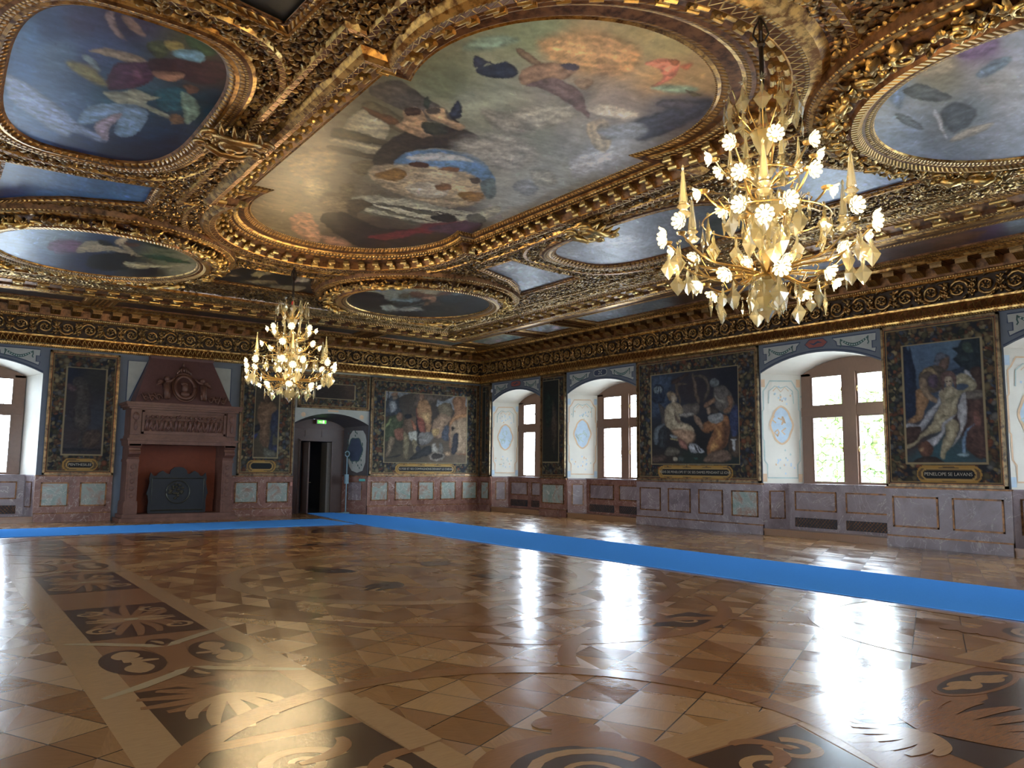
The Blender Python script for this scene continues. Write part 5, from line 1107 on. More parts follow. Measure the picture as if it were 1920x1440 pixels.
# ---- central painting
CP = dict(cl=.26, gain=1.35, bg=[(820, 230, '#8f9078'), (900, 300, '#9a9c90'), (1000, 250, '#93998c'), (1050, 330, '#a0a6a0'), (560, 300, '#8a8068'), (600, 400, '#80725a'), (520, 380, '#8a7a58'), (720, 230, '#6c6850'), (1100, 100, '#b59468'), (1250, 80, '#a39c74'), (1000, 60, '#8f9a78'), (1200, 60, '#a89c72'), (1250, 150, '#b0956c'), (1320, 150, '#a38e6a'), (1150, 205, '#8c8580'), (1250, 205, '#66656a'), (1300, 200, '#4f5260'), (700, 450, '#4a3e30'), (640, 440, '#5a4c3a'), (860, 420, '#5a5450'), (900, 200, '#99a08e'), (1150, 280, '#a5aab0'), (1080, 250, '#9a9c98'), (950, 380, '#9fa49c'), (830, 150, '#7c8468'), (1060, 190, '#85827a')], L=[
 ('#a9a89c', [(960, 210), (1040, 190), (1080, 215), (1020, 240), (960, 235)], 6), ('#8b8a80', [(900, 205), (960, 215), (1000, 245), (940, 250)], 6), ('#b8bcc0', [(1070, 300), (1120, 270), (1180, 280), (1140, 310), (1080, 330)], 6), ('#b5aa94', [(1100, 235), (1130, 222), (1150, 250), (1135, 285), (1110, 270)], 3), ('#8f8878', [(1120, 240), (1140, 232), (1150, 258), (1130, 262)], 1.5), ('#7e8488', [(960, 350), (985, 335), (1010, 350), (990, 368)], 3), ('#9c8c6c', [(540, 300), (600, 275), (640, 300), (600, 335), (550, 330)], 6), ('#a39470', [(560, 340), (600, 330), (620, 350), (590, 375)], 5), ('#6f6248', [(640, 345), (665, 350), (660, 370), (640, 368)], 3),
 ('#7d9484', [(870, 85), (900, 70), (940, 65), (975, 75), (930, 90), (880, 95)], 6), ('#c09a6c', [(1010, 75), (1100, 60), (1200, 90), (1180, 140), (1100, 130), (1030, 110)], 12),
 ('#545048', [(690, 168), (742, 150), (772, 165), (862, 228), (800, 225), (722, 192)]), ('#5c563f', [(676, 205), (700, 190), (800, 250), (770, 256), (700, 225)]), ('#a7a288', [(655, 222), (690, 205), (730, 235), (712, 262), (650, 250)], 2), ('#4e4934', [(625, 258), (640, 240), (740, 268), (735, 276)]), ('#a39c82', [(620, 268), (640, 260), (738, 282), (720, 292)], 1.5), ('#4c4432', [(618, 280), (630, 275), (728, 296), (720, 302)], 1),
 ('#3a3226', [(693, 308), (728, 264), (760, 250), (812, 234), (872, 244), (905, 264), (922, 292), (892, 287), (832, 279), (768, 283), (742, 307)]), ('#6d6348', [(655, 310), (690, 300), (700, 312), (680, 330)]),
 ('#6084a8', [(740, 308), (765, 285), (800, 281), (852, 283), (892, 293), (917, 315), (928, 342), (880, 338), (800, 325)]), ('#b4bcc0', [(760, 296), (800, 288), (860, 292), (890, 304), (840, 300), (790, 302)], 1.5),
 ('#5e3f22', [(678, 200), (705, 208), (742, 220), (752, 232), (725, 230), (695, 216)]), ('#a58a6a', [(755, 210), (772, 203), (787, 206), (800, 225), (812, 250), (790, 258), (760, 246), (742, 235), (757, 225)]), ('#ad9474', [(796, 206), (830, 204), (842, 222), (872, 236), (862, 244), (832, 232), (806, 222)]), ('#2a3242', [(843, 212), (860, 189), (866, 216), (852, 223)]), ('#2e3a30', [(793, 196), (802, 178), (806, 192), (800, 205)]), ('#463428', [(760, 205), (785, 204), (786, 216), (762, 216)], 1), ('#4c443a', [(798, 205), (822, 203), (824, 212), (802, 214)], 1), ('#3a3c2c', [(790, 228), (830, 232), (838, 250), (800, 252)]),
 ('#b3a384', [(692, 326), (712, 310), (762, 308), (852, 318), (902, 338), (912, 370), (850, 388), (740, 362)], 3), ('#d0c8b2', [(760, 350), (800, 340), (840, 350), (830, 370), (780, 366)], 2), ('#c8b898', [(780, 330), (830, 318), (860, 330), (830, 345)], 2), ('#8f6c36', [(700, 330), (740, 315), (762, 325), (745, 340)], 1.5), ('#8f6c36', [(860, 360), (905, 362), (900, 376), (870, 376)], 1.5), ('#53341f', [(766, 307), (785, 302), (803, 308), (798, 316), (775, 314)], 1), ('#7c5634', [(820, 318), (838, 312), (860, 316), (856, 322), (835, 320)], 1), ('#4a3a28', [(880, 336), (895, 332), (902, 342), (890, 345)], 1), ('#5a6a6a', [(900, 345), (925, 335), (930, 365), (912, 372)], 2), ('#7a5a3c', [(815, 348), (840, 344), (845, 354), (822, 358)], 1.5),
 ('#a8a894', [(660, 370), (760, 372), (870, 396), (935, 386), (930, 402), (880, 420), (800, 420), (700, 402)]), ('#5c5c4c', [(690, 385), (800, 412), (796, 415), (688, 390)], .6), ('#5c5c4c', [(685, 395), (790, 420), (786, 423), (684, 400)], .6), ('#5c5c4c', [(720, 380), (850, 408), (846, 411), (716, 384)], .6), ('#54544a', [(680, 378), (850, 402), (850, 404), (680, 381)], .6),
 ('#2a211b', [(600, 408), (640, 396), (720, 428), (862, 430), (900, 412), (892, 440), (800, 458), (700, 468), (640, 445)]), ('#6e2c2e', [(690, 442), (762, 432), (800, 420), (872, 414), (860, 428), (780, 440), (720, 450)], 1.5), ('#4a3444', [(800, 428), (880, 414), (900, 425), (860, 440)], 2), ('#26221c', [(808, 405), (840, 402), (858, 410), (850, 416), (815, 413)], 1), ('#5f6052', [(874, 404), (895, 400), (910, 408), (905, 418), (880, 416)], 1.2),
 ('#8c6a54', [(600, 440), (640, 448), (660, 460), (620, 462)], 2), ('#c39a7a', [(560, 412), (575, 408), (585, 424), (568, 430)], 1), ('#7a5844', [(552, 404), (566, 400), (572, 408), (560, 412)], 1), ('#b48a6a', [(545, 406), (580, 402), (598, 430), (600, 452), (575, 450), (550, 432)], 3), ('#4a4030', [(648, 376), (680, 374), (700, 386), (675, 396), (668, 410), (650, 396)]), ('#7a6a50', [(600, 370), (640, 360), (650, 390), (610, 395)], 5),
 ('#2e3240', [(888, 124), (890, 104), (915, 114), (930, 125), (915, 120), (905, 128)], 1), ('#262c3a', [(893, 130), (925, 122), (950, 117), (970, 128), (968, 140), (940, 148), (905, 142)], 1.5), ('#72604a', [(968, 93), (980, 92), (1014, 118), (1005, 124), (975, 104)], 1), ('#8c7058', [(972, 140), (1000, 122), (1060, 118), (1085, 122), (1080, 134), (1060, 150), (1030, 150), (985, 160)]), ('#6c5a58', [(985, 160), (1040, 148), (1085, 170), (1100, 200), (1102, 220), (1060, 190), (1020, 168)]), ('#4c4450', [(1050, 122), (1070, 116), (1088, 124), (1080, 132), (1065, 130)], 1), ('#98826a', [(1078, 150), (1098, 145), (1112, 152), (1100, 166), (1084, 166)], 1.5),
 ('#b87a68', [(1208, 122), (1225, 112), (1255, 110), (1275, 118), (1272, 132), (1262, 145), (1240, 158), (1222, 162), (1242, 145), (1235, 130)], 2), ('#8c5a40', [(1250, 112), (1268, 112), (1274, 120), (1262, 124)], 1), ('#a86a52', [(1275, 125), (1300, 118), (1290, 132)], 3),
 ('#3a3e4c', [(1175, 238), (1200, 222), (1240, 208), (1290, 192), (1336, 186), (1320, 212), (1270, 240), (1215, 262), (1195, 262)], 4), ('#4a4a54', [(1232, 192), (1260, 186), (1290, 190), (1310, 196), (1280, 204), (1240, 200)], 2), ('#8b929c', [(1120, 245), (1180, 230), (1215, 240), (1200, 258), (1150, 262)], 5), ('#b8b4a8', [(1100, 205), (1140, 195), (1200, 215), (1150, 225)], 4), ('#86a090', [(1220, 165), (1270, 158), (1310, 168), (1260, 175)], 4), ('#55503c', [(1284, 168), (1300, 172), (1318, 178), (1300, 180)], 1), ('#a4a49c', [(850, 270), (950, 250), (1010, 290), (960, 320), (900, 300)], 14), ('#8c8c80', [(995, 320), (1030, 320), (1045, 345), (1010, 350)], 5)])
def ceiling_canvas(poly_, z, spec, bbox, step, label, parent=None, seed=1, m=None, wob=2.0):
    msk = m or inside(poly_); o = canvas('ceiling_painting', msk, bbox, step, lambda a, b: (CX+a, CY+b, z), spec, None, 'art', seed, wob=wob)
    tag(o, label, 'ceiling painting', 'paintings set into the carved ceiling'); return o
cen = ceiling_canvas(lerp2(CIN, COUT, .06), 6.09, CP, (-2.3, 2.3, -4.9, 4.9), .022, 'largest central ceiling painting of winged figures, a dark arch and pale clouds', m=inside(dd(lerp2(CIN, COUT, .05))))
fm = MB(); st = [(0, 6.10, BD), (.035, 6.075, GO), (.07, 6.085, LF_), (.15, 6.04, BR), (.27, 6.05, GB), (.31, 6.03, ES), (.36, 6.0, BR), (.40, 6.005, EG), (.46, 5.98, BR), (.50, 5.985, BR), (.64, 5.96, BR), (.70, 5.85, GO), (.72, 5.835, ZG), (.82, 5.82, BD), (.86, 5.815, GB), (.96, 5.84, GO), (1.03, 5.90, GO)]
loft(fm, [(lerp2(CIN, COUT, t), z) for t, z, _ in st], [m_ for _, _, m_ in st[:-1]])
pth = dd(lerp2(CIN, COUT, .69))
modillions(fm, pth, .34, 5.97, .20, .11, .11, len(MO))
fm.build('frame', MO+[M['carve']], cen)
# ---- side paintings
LP = dict(cl=.3, gain=1.1, f=(3, 0, 0), bg=[(120, 200, '#4f74a0'), (80, 400, '#4a70a4'), (300, 150, '#32466c'), (450, 120, '#40405e'), (250, 600, '#6688b4'), (500, 300, '#44547a'), (350, 320, '#5a7492'), (700, 500, '#335c70'), (1100, 250, '#4a4a34'), (1200, 400, '#40302c'), (1000, 800, '#173452'), (700, 850, '#131f38'), (400, 850, '#1b2e58'), (200, 750, '#4a6ca0'), (1180, 600, '#1f4050'), (700, 80, '#3a3048')], L=[
 ('#86726e', [(590, 85), (640, 70), (655, 150), (705, 212), (690, 218), (630, 180)]), ('#866e60', [(690, 90), (740, 100), (805, 170), (822, 205), (780, 192), (720, 150)]), ('#4a5236', [(830, 240), (930, 230), (950, 290), (900, 330), (840, 290)]), ('#93844c', [(925, 232), (1000, 235), (1040, 268), (1020, 292), (950, 282)]), ('#3a5234', [(1040, 200), (1180, 240), (1220, 300), (1100, 300)]),
 ('#92806a', [(500, 280), (600, 270), (720, 300), (820, 340), (830, 372), (700, 345), (560, 300)]), ('#4c2c40', [(640, 372), (700, 350), (862, 358), (862, 432), (780, 492), (620, 505), (600, 450)]), ('#6a4454', [(760, 370), (800, 400), (800, 450), (745, 430)], 2), ('#3e2226', [(850, 330), (1000, 335), (1290, 350), (1285, 425), (1150, 472), (860, 402)]), ('#966f58', [(860, 395), (1012, 410), (1035, 440), (962, 458), (880, 432)]), ('#70503c', [(1030, 480), (1100, 485), (1120, 510), (1060, 530)]),
 ('#6b90a0', [(980, 280), (1130, 290), (1140, 350), (1000, 330)]), ('#275a6a', [(870, 510), (1045, 500), (1030, 620), (900, 610)]), ('#9aa08e', [(590, 510), (700, 518), (760, 500), (852, 540), (905, 545), (822, 582), (945, 640), (932, 662), (792, 602), (700, 602), (602, 545)]), ('#7f9a8a', [(1020, 520), (1100, 560), (1120, 640), (1050, 700), (1030, 620)]),
 ('#8fa2c4', [(30, 420), (200, 500), (380, 640), (440, 702), (602, 772), (560, 795), (430, 745), (350, 760), (180, 650), (60, 560)], 4), ('#7694b2', [(480, 612), (602, 580), (802, 602), (825, 682), (740, 765), (640, 745), (662, 652), (540, 692), (440, 702)]), ('#9a90a0', [(540, 692), (660, 640), (685, 655), (612, 722), (612, 785), (558, 772)]), ('#70583f', [(945, 660), (990, 640), (1035, 668), (1025, 700), (970, 695)]), ('#7a8a90', [(460, 320), (500, 310), (560, 380), (540, 400)], 2), ('#8a8456', [(380, 340), (520, 380), (600, 470), (560, 480), (420, 400)], 5), ('#0f1a30', [(560, 860), (800, 800), (1000, 760), (960, 880), (700, 900)], 8)])
OV2 = dict(cl=.28, gain=1.5, sat=.6, bg=[(1100, 450, '#8d9aaa'), (1150, 480, '#98a2ae'), (1240, 420, '#7f8b94'), (1300, 420, '#5e6a70'), (1360, 430, '#2e3c3c'), (1180, 440, '#939ba4'), (1060, 470, '#96a0a8')], L=[('#3a4642', [(1330, 420), (1380, 405), (1410, 420), (1380, 450), (1340, 450)], 6), ('#686e78', [(1120, 470), (1150, 478), (1160, 484), (1130, 478)], 1), ('#a9b2bc', [(1090, 450), (1180, 440), (1200, 455), (1120, 465)], 4), ('#77735e', [(1260, 420), (1300, 415), (1310, 425), (1270, 432)], 4)])
def side(sx, spec, label, seed):
    P = [(sx*4.56+x, y) for x, y in superell(1.07, 2.08, 3.2)]
    o = ceiling_canvas(P, 5.925, spec, (sx*4.56-1.1, sx*4.56+1.1, -2.12, 2.12), .022, label, seed=seed)
    f = MB(); R = lambda k: [(sx*4.56+x, y) for x, y in superell(1.04+k, 2.05+k, 3.2, 72)]
    s_ = [(0, 5.93, BR), (.03, 5.90, EG), (.10, 5.86, GO), (.14, 5.865, LF_), (.20, 5.85, BD), (.235, 5.845, BR), (.27, 5.86, GB), (.31, 5.87, GO), (.33, 5.90, GO), (.6, 5.885, LF_), (.66, 5.88, GB), (.70, 5.90, GO)]
    s_ = s_[:9]; loft(f, [(R(k), z) for k, z, _ in s_], [m_ for _, _, m_ in s_[:-1]]); f.build('frame', MO, o); return o
side(-1, LP, 'large blue ceiling painting of nude figures and drapery at the upper left', 21); side(1, OV2, 'pale blue-grey ceiling painting behind the nearer chandelier', 22)
# ---- round medallions
ML = dict(cl=.3, bg=[(40, 450, '#7796bc'), (60, 490, '#34548a'), (120, 440, '#7a90a4'), (200, 440, '#2c4468'), (250, 440, '#28384a'), (300, 480, '#6d7660'), (350, 490, '#8d9078'), (370, 480, '#7f8a84'), (150, 490, '#15234a'), (280, 505, '#10161c'), (0, 430, '#86a0c0')], L=[
 ('#6a4a70', [(90, 458), (110, 448), (145, 452), (165, 468), (130, 474), (95, 472)], 3), ('#a3a08a', [(145, 465), (170, 452), (210, 460), (235, 470), (272, 480), (240, 478), (200, 470), (150, 474)]), ('#b4b09a', [(215, 452), (232, 444), (238, 450), (226, 460)], 1), ('#93907c', [(230, 456), (260, 476), (252, 480), (228, 462)], 1), ('#0c1214', [(170, 480), (220, 474), (255, 480), (250, 492), (225, 498), (240, 504), (200, 508), (165, 500)]), ('#141c1a', [(180, 450), (200, 452), (212, 458), (195, 460)]), ('#1a2a20', [(260, 450), (300, 455), (320, 465), (290, 464)], 1.5), ('#2c4a38', [(262, 475), (320, 482), (360, 492), (330, 494), (280, 484)], 1.5), ('#39563c', [(300, 470), (340, 476), (300, 474)], 1), ('#2a3220', [(340, 466), (365, 468), (372, 476), (350, 474)], 1.2), ('#a3a488', [(235, 492), (300, 496), (340, 500), (280, 503), (240, 500)], 2), ('#5a4030', [(235, 455), (262, 458), (258, 463), (240, 462)], 1)])
MR = dict(cl=.3, f=(6, 640, 410), bg=[(300, 800, '#8e9486'), (700, 780, '#7e8884'), (1000, 800, '#979a86'), (1250, 850, '#5a6a70'), (1450, 950, '#1f2f3c'), (1500, 1000, '#1a2830'), (250, 900, '#201a18'), (700, 1080, '#26221e'), (1200, 1050, '#1f2b2e'), (900, 950, '#2a3438')], L=[
 ('#3f639a', [(380, 790), (450, 770), (530, 720), (740, 728), (650, 770), (730, 775), (560, 805), (420, 822)]), ('#4a6c9c', [(940, 770), (980, 750), (1060, 755), (1000, 775)]), ('#251c18', [(110, 830), (300, 815), (440, 840), (495, 880), (520, 920), (640, 960), (440, 980), (440, 1020), (250, 1000), (130, 930)]), ('#5f5a4a', [(640, 850), (720, 830), (760, 860), (740, 890), (660, 890)], 2),
 ('#5a4034', [(760, 830), (880, 825), (1000, 850), (1180, 820), (1240, 815), (1180, 860), (1000, 880), (860, 890), (780, 870)]), ('#a08068', [(900, 895), (1000, 880), (1090, 900), (1080, 930), (960, 968), (920, 960), (1010, 920)]), ('#7a96a0', [(540, 910), (700, 900), (780, 890), (890, 905), (860, 935), (720, 940), (620, 930)]), ('#1e3440', [(1090, 870), (1300, 850), (1450, 900), (1380, 960), (1200, 970), (1080, 930)]), ('#8f9890', [(440, 990), (520, 960), (640, 1000), (860, 960), (920, 950), (800, 990), (1200, 1020), (700, 1040), (500, 1040)], 2), ('#16262c', [(900, 1000), (1100, 980), (1180, 1030), (980, 1040)])])
MN = dict(cl=.3, gain=1.35, f=(4, 1440, 0), bg=[(700, 800, '#a2aab4'), (750, 950, '#94a4b8'), (950, 600, '#7b8ba0'), (1150, 500, '#8f9084'), (1300, 600, '#7e8076'), (1600, 350, '#7d6f96'), (1700, 600, '#93989c'), (1900, 300, '#8d9ab0'), (1300, 1020, '#7c8894'), (1800, 900, '#a0a8b4'), (1550, 820, '#7a8894'), (1000, 1050, '#93a6bc')], L=[
 ('#6f84a2', [(830, 600), (980, 480), (1040, 600), (1010, 780), (960, 800)], 5), ('#6f5e8c', [(1250, 350), (1500, 280), (1680, 240), (1720, 370), (1510, 440), (1400, 400)], 5), ('#4c5458', [(1010, 680), (1080, 640), (1140, 620), (1300, 690), (1380, 730), (1250, 770), (1100, 740)]), ('#4a545e', [(1290, 840), (1400, 760), (1560, 820), (1520, 930), (1400, 1000), (1340, 960)], 4), ('#59646e', [(960, 850), (1060, 870), (1170, 970), (1080, 960), (1000, 920)]), ('#63788f', [(1560, 550), (1700, 450), (1830, 430), (1750, 520), (1600, 590)], 3), ('#b4bac0', [(1240, 830), (1290, 860), (1330, 1000), (1350, 1060), (1290, 960)], 2), ('#a09c90', [(1370, 1050), (1500, 960), (1700, 920), (1560, 1010), (1420, 1060)], 3), ('#a3a294', [(1000, 420), (1200, 370), (1400, 450), (1300, 560), (1080, 520)], 12)])
MX_ = dict(bg=[(-200, 200, '#5a6a80'), (-400, 300, '#40506a')], L=[])
def medallion(sx, sy, spec, label, seed, deco=True, step=.02):
    mx, my = sx*MED[0], sy*MED[1]; circ = lambda r, n=72: [(mx+r*math.cos(2*PI*i/n), my+r*math.sin(2*PI*i/n)) for i in range(n)]
    o = ceiling_canvas(None, 5.69, spec, (mx-1.82, mx+1.82, my-1.82, my+1.82), step, label, seed=seed, m=lambda A, B: np.hypot(A-mx, B-my) < 1.80)
    f = MB(); s_ = [(1.77, 5.70, GB), (1.79, 5.665, BD), (1.83, 5.65, ES), (1.88, 5.64, BR), (1.91, 5.64, RO), (1.96, 5.605, RO), (2.03, 5.62, BR), (2.06, 5.66, BR), (2.36, 5.74, GO), (2.38, 5.72, EG), (2.45, 5.745, GB), (2.50, 5.76, BD), (2.53, 5.78, BR), (2.55, 5.92, BR)]
    loft(f, [(circ(r, 96), z) for r, z, _ in s_], [m_ for _, _, m_ in s_[:-1]]); f.build('frame', MO, o)
    if deco:
        g = MB(); rg = np.random.default_rng(seed); zz = lambda r: 5.66+(r-2.06)*.27
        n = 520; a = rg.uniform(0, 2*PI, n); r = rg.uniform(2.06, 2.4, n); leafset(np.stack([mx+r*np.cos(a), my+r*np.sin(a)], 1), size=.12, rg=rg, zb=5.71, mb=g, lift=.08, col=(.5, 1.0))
        for i in range(26):                                   # scrolls and swags
            a0 = 2*PI*i/26; pts = []
            for t in np.linspace(0, 1, 13):
                rr = .12*(1-.75*t); an = a0*1+t*8*(1 if i % 2 else -1); cxx, cyy = mx+2.22*math.cos(a0), my+2.22*math.sin(a0); pts.append(U(cxx+rr*math.cos(an), cyy+rr*math.sin(an), 5.63))
            g.tube(pts, np.linspace(.028, .014, 13), 6, 0, col=.95)
            a1 = a0+PI/26
            for q in range(5): g.ball(U(mx+(2.2+rg.uniform(-.11, .11))*math.cos(a1+rg.uniform(-.05, .05)), my+(2.2+rg.uniform(-.11, .11))*math.sin(a1+rg.uniform(-.05, .05)), 5.65), rg.uniform(.02, .036), 0, 6, 4, col=1.0)
        for i in range(4):                                    # four reclining winged figures
            a0 = PI/4+i*PI/2; e = np.array([math.cos(a0), math.sin(a0)]); t_ = np.array([-e[1], e[0]]); c0 = np.array([mx, my])+e*2.24
            pt = lambda u_, w_, z: U(*(c0+t_*u_+e*w_), z)
            for sg in (-1, 1):
                g.tube([pt(sg*.08, 0, 5.58), pt(sg*.22, .03, 5.56), pt(sg*.34, 0, 5.6)], [.05, .06, .045], 8, 0, col=1.0); g.ball(pt(sg*.42, .03, 5.58), .045, 0, 8, 6, col=1.0)
                g.tube([pt(sg*.1, 0, 5.6), pt(sg*.02, .08, 5.6), pt(sg*-.06, .02, 5.62)], [.045, .035, .02], 6, 0, col=1.0)
                for q in range(3): g.tube([pt(sg*.26, .05, 5.6), pt(sg*(.3+.05*q), .17-.03*q, 5.6)], [.03, .01], 5, 0, col=.9)
        g.build('carved_garland', M['carve'], o, smooth=True)
    return o
medallion(-1, 1, ML, 'round ceiling painting of a reclining figure and dark rocks at the far left', 31); medallion(1, 1, MR, 'round ceiling painting of dark storm figures in the far right corner of the ceiling', 32)
medallion(1, -1, MN, 'round ceiling painting of pale cloudy sky at the upper right', 33); medallion(-1, -1, MX_, 'round ceiling painting almost wholly above the top left edge of the view', 34, step=.06)
# ---- spandrels, end panels
SPS = {(-1, -1): ('#1c2224', '#2a2c28', 'small dark ceiling panel with a pointed corner at the top edge left of centre'), (-1, 1): ('#5f84b4', '#1c3a70', 'blue wedge-shaped ceiling panel between the two left paintings'), (1, 1): ('#8e9ca8', '#a0a8ac', 'small pale grey wedge-shaped ceiling panel left of the nearer chandelier'), (1, -1): ('#8ea6c4', '#7c95b6', 'pale blue wedge-shaped ceiling panel right behind the nearer chandelier')}
for (sx, sy), (c1, c2, lab) in SPS.items():
    P = [(sx*x, sy*y) for x, y in SPQ]; q = project([U(x, y, 5.93) for x, y in P]); mid = q.mean(0)
    sp_ = dict(bg=[(q[0][0], q[0][1], c1), (q[3][0], q[3][1], c2), (q[5][0], q[5][1], c1), (q[2][0], q[2][1], c2), (mid[0], mid[1], c1)], L=[], ay=1.6, cl=.25, sat=.75 if sx > 0 else 1.1, gain=1.2 if sx > 0 else .85)
    xs, ys = [p[0] for p in P], [p[1] for p in P]
    o = ceiling_canvas(None, 5.93, sp_, (min(xs)-.05, max(xs)+.05, min(ys)-.05, max(ys)+.05), .03, lab, seed=41+sx+2*sy, m=inside(offset(P, .03)))
    f = MB(); s_ = [(-.0, 5.94, BR), (.03, 5.91, EG), (.09, 5.87, GO), (.12, 5.865, BD), (.15, 5.87, GB), (.18, 5.905, GO)]
    loft(f, [(offset(P, k), z) for k, z, _ in s_], [m_ for _, _, m_ in s_[:-1]]); f.build('frame', MO, o)
EPF = dict(bg=[(430, 520, '#241f1a'), (500, 530, '#2c2620'), (540, 515, '#20201c'), (570, 540, '#2a221c')], L=[('#8d8664', [(470, 514), (490, 510), (510, 513), (480, 519)], 1), ('#7c7458', [(450, 528), (490, 524), (520, 530), (480, 532)], 1), ('#8a8470', [(525, 510), (550, 508), (570, 514), (545, 516)], 1), ('#77705a', [(500, 540), (540, 534), (575, 540), (550, 546)], 1), ('#6a5c44', [(420, 518), (440, 514), (450, 519)], 1), ('#a09a88', [(556, 522), (572, 520), (580, 527), (562, 530)], 1)])
for k, P in enumerate(ends):
    spn = EPF if k == 1 else dict(bg=[(1580, 10, '#23211c')], L=[])
    ys = [p[1] for p in P]
    o = ceiling_canvas(None, 5.93, spn, (-1.55, 1.55, min(ys)-.05, max(ys)+.05), .022, 'dark ceiling panel with pale drapery behind the farther chandelier' if k else 'dark ceiling panel at the top edge of the view right of centre', seed=51+k, m=inside(offset(P, .03)))
    f = MB(); s_ = [(0, 5.94, BR), (.03, 5.91, EG), (.09, 5.87, GO), (.12, 5.865, BD), (.15, 5.87, GB), (.18, 5.905, GO)]
    loft(f, [(offset(P, q), z) for q, z, _ in s_], [m_ for _, _, m_ in s_[:-1]]); f.build('frame', MO, o)
# flat raised borders that bind the compartments
bb = MB()
for P, sg in [(COUT, 1)]:
    Pn = dd(P)
    s_ = [(.22, 5.90, GO), (.24, 5.85, ZG), (.31, 5.84, GB), (.34, 5.90, GO)]
    loft(bb, [(offset(Pn, q), z) for q, z, _ in s_], [m_ for _, _, m_ in s_[:-1]])
for sx in (-1, 1):
    for s_ in ([(.52, 5.90, GO), (.54, 5.86, ZG), (.60, 5.855, GB), (.63, 5.90, GO)],):
        loft(bb, [([(sx*4.56+x, y) for x, y in superell(1.04+k, 2.05+k, 3.2, 72)], z) for k, z, _ in s_], [m_ for _, _, m_ in s_[:-1]])
bb.build('moulded_borders', MO, CEIL)
# carved scroll cartouches joining side panels to the centre
for sx in (-1, 1):
    rt = empty('carved_cartouche', U(sx*3.12, 0, ZF-.05)); tag(rt, 'gilded scrolling leaf cartouche beside the blue painting at the upper left' if sx < 0 else 'gilded scrolling leaf cartouche on the pale painting left of the nearer chandelier', 'ceiling ornament')
    g = MB()
    for sg in (-1, 1):
        for s2, x0, r0 in ((-1, .33, .13), (1, -.36, .10)):
            pts = [(sx*(-x0)*1+(r0*(1-.8*t))*math.cos(sg*t*9), sg*.16+(r0*(1-.8*t))*math.sin(sg*t*9), -.10-.05*t) for t in np.linspace(0, 1, 16)]; g.tube(pts, np.linspace(.04, .02, 16), 7, 0, col=.9)
        g.tube([(sx*-.36, sg*.18, -.1), (sx*-.15, sg*.26, -.16), (sx*.1, sg*.24, -.17), (sx*.36, sg*.18, -.1)], [.04, .06, .055, .04], 8, 0, col=.85)
        for q in range(4): g.tube([(sx*(-.2+.13*q), sg*.22, -.1), (sx*(-.24+.16*q), sg*.36, -.14), (sx*(-.2+.16*q), sg*.44, -.06)], [.03, .045, .01], 6, 0, col=.8)
    g.ball((0, 0, -.13), (.2, .13, .09), 0, 12, 8, col=.9); g.ball((sx*.02, 0, -.2), (.08, .06, .05), 0, 10, 6, col=1.0)
    for i in range(16): a = 2*PI*i/16; g.ball((.24*math.cos(a), .17*math.sin(a), -.11), .035, 0, 6, 4, col=1.0)
    g.build('scrollwork', M['carve2'] if sx < 0 else M['carve'], rt, smooth=True)

# ---- the inner beam cornice between the outer zone and the field
tb = MB(); s_ = [(2.28, 6.03, BR), (2.30, 5.97, BD), (2.36, 5.955, GO), (2.42, 5.93, EG), (2.50, 5.89, BR), (2.86, 5.86, GO), (2.88, 5.82, ZG), (2.98, 5.79, GO), (3.02, 5.78, BR), (3.12, 5.775, GB), (3.16, 5.73, BD), (3.22, 5.715, GO), (3.36, 5.715, GB), (3.40, 5.73, GU), (3.50, 5.75, BR), (3.54, 5.80, BR), (3.92, 5.83, GO), (3.94, 5.80, LF_), (4.02, 5.845, BD), (4.07, 5.86, BA), (4.46, 5.875, GB), (4.49, 5.85, ES), (4.56, 5.865, GO), (4.60, 5.92, GO)]
loft(tb, [(rring(k), z) for k, z, _ in s_], [m_ for _, _, m_ in s_[:-1]])
modillions(tb, rring(3.53), .50, 5.84, .38, .20, .10, len(MO), inward=1)
bc = []
for i in range(4):
    a, b = np.array(rring(4.27)[i]), np.array(rring(4.27)[(i+1) % 4]); n = int(np.linalg.norm(b-a)/.045); t = RNG.uniform(0, 1, n*2)[:, None]; e = (b-a)/np.linalg.norm(b-a); bc.append(a+(b-a)*t+np.array([-e[1], e[0]])*RNG.uniform(-.17, .17, n*2)[:, None])
leafset(np.concatenate(bc), size=.085, mb=tb, zb=5.87, lift=.045, mi=len(MO), col=(.5, 1))
trim(tb, MO+[M['carve']])
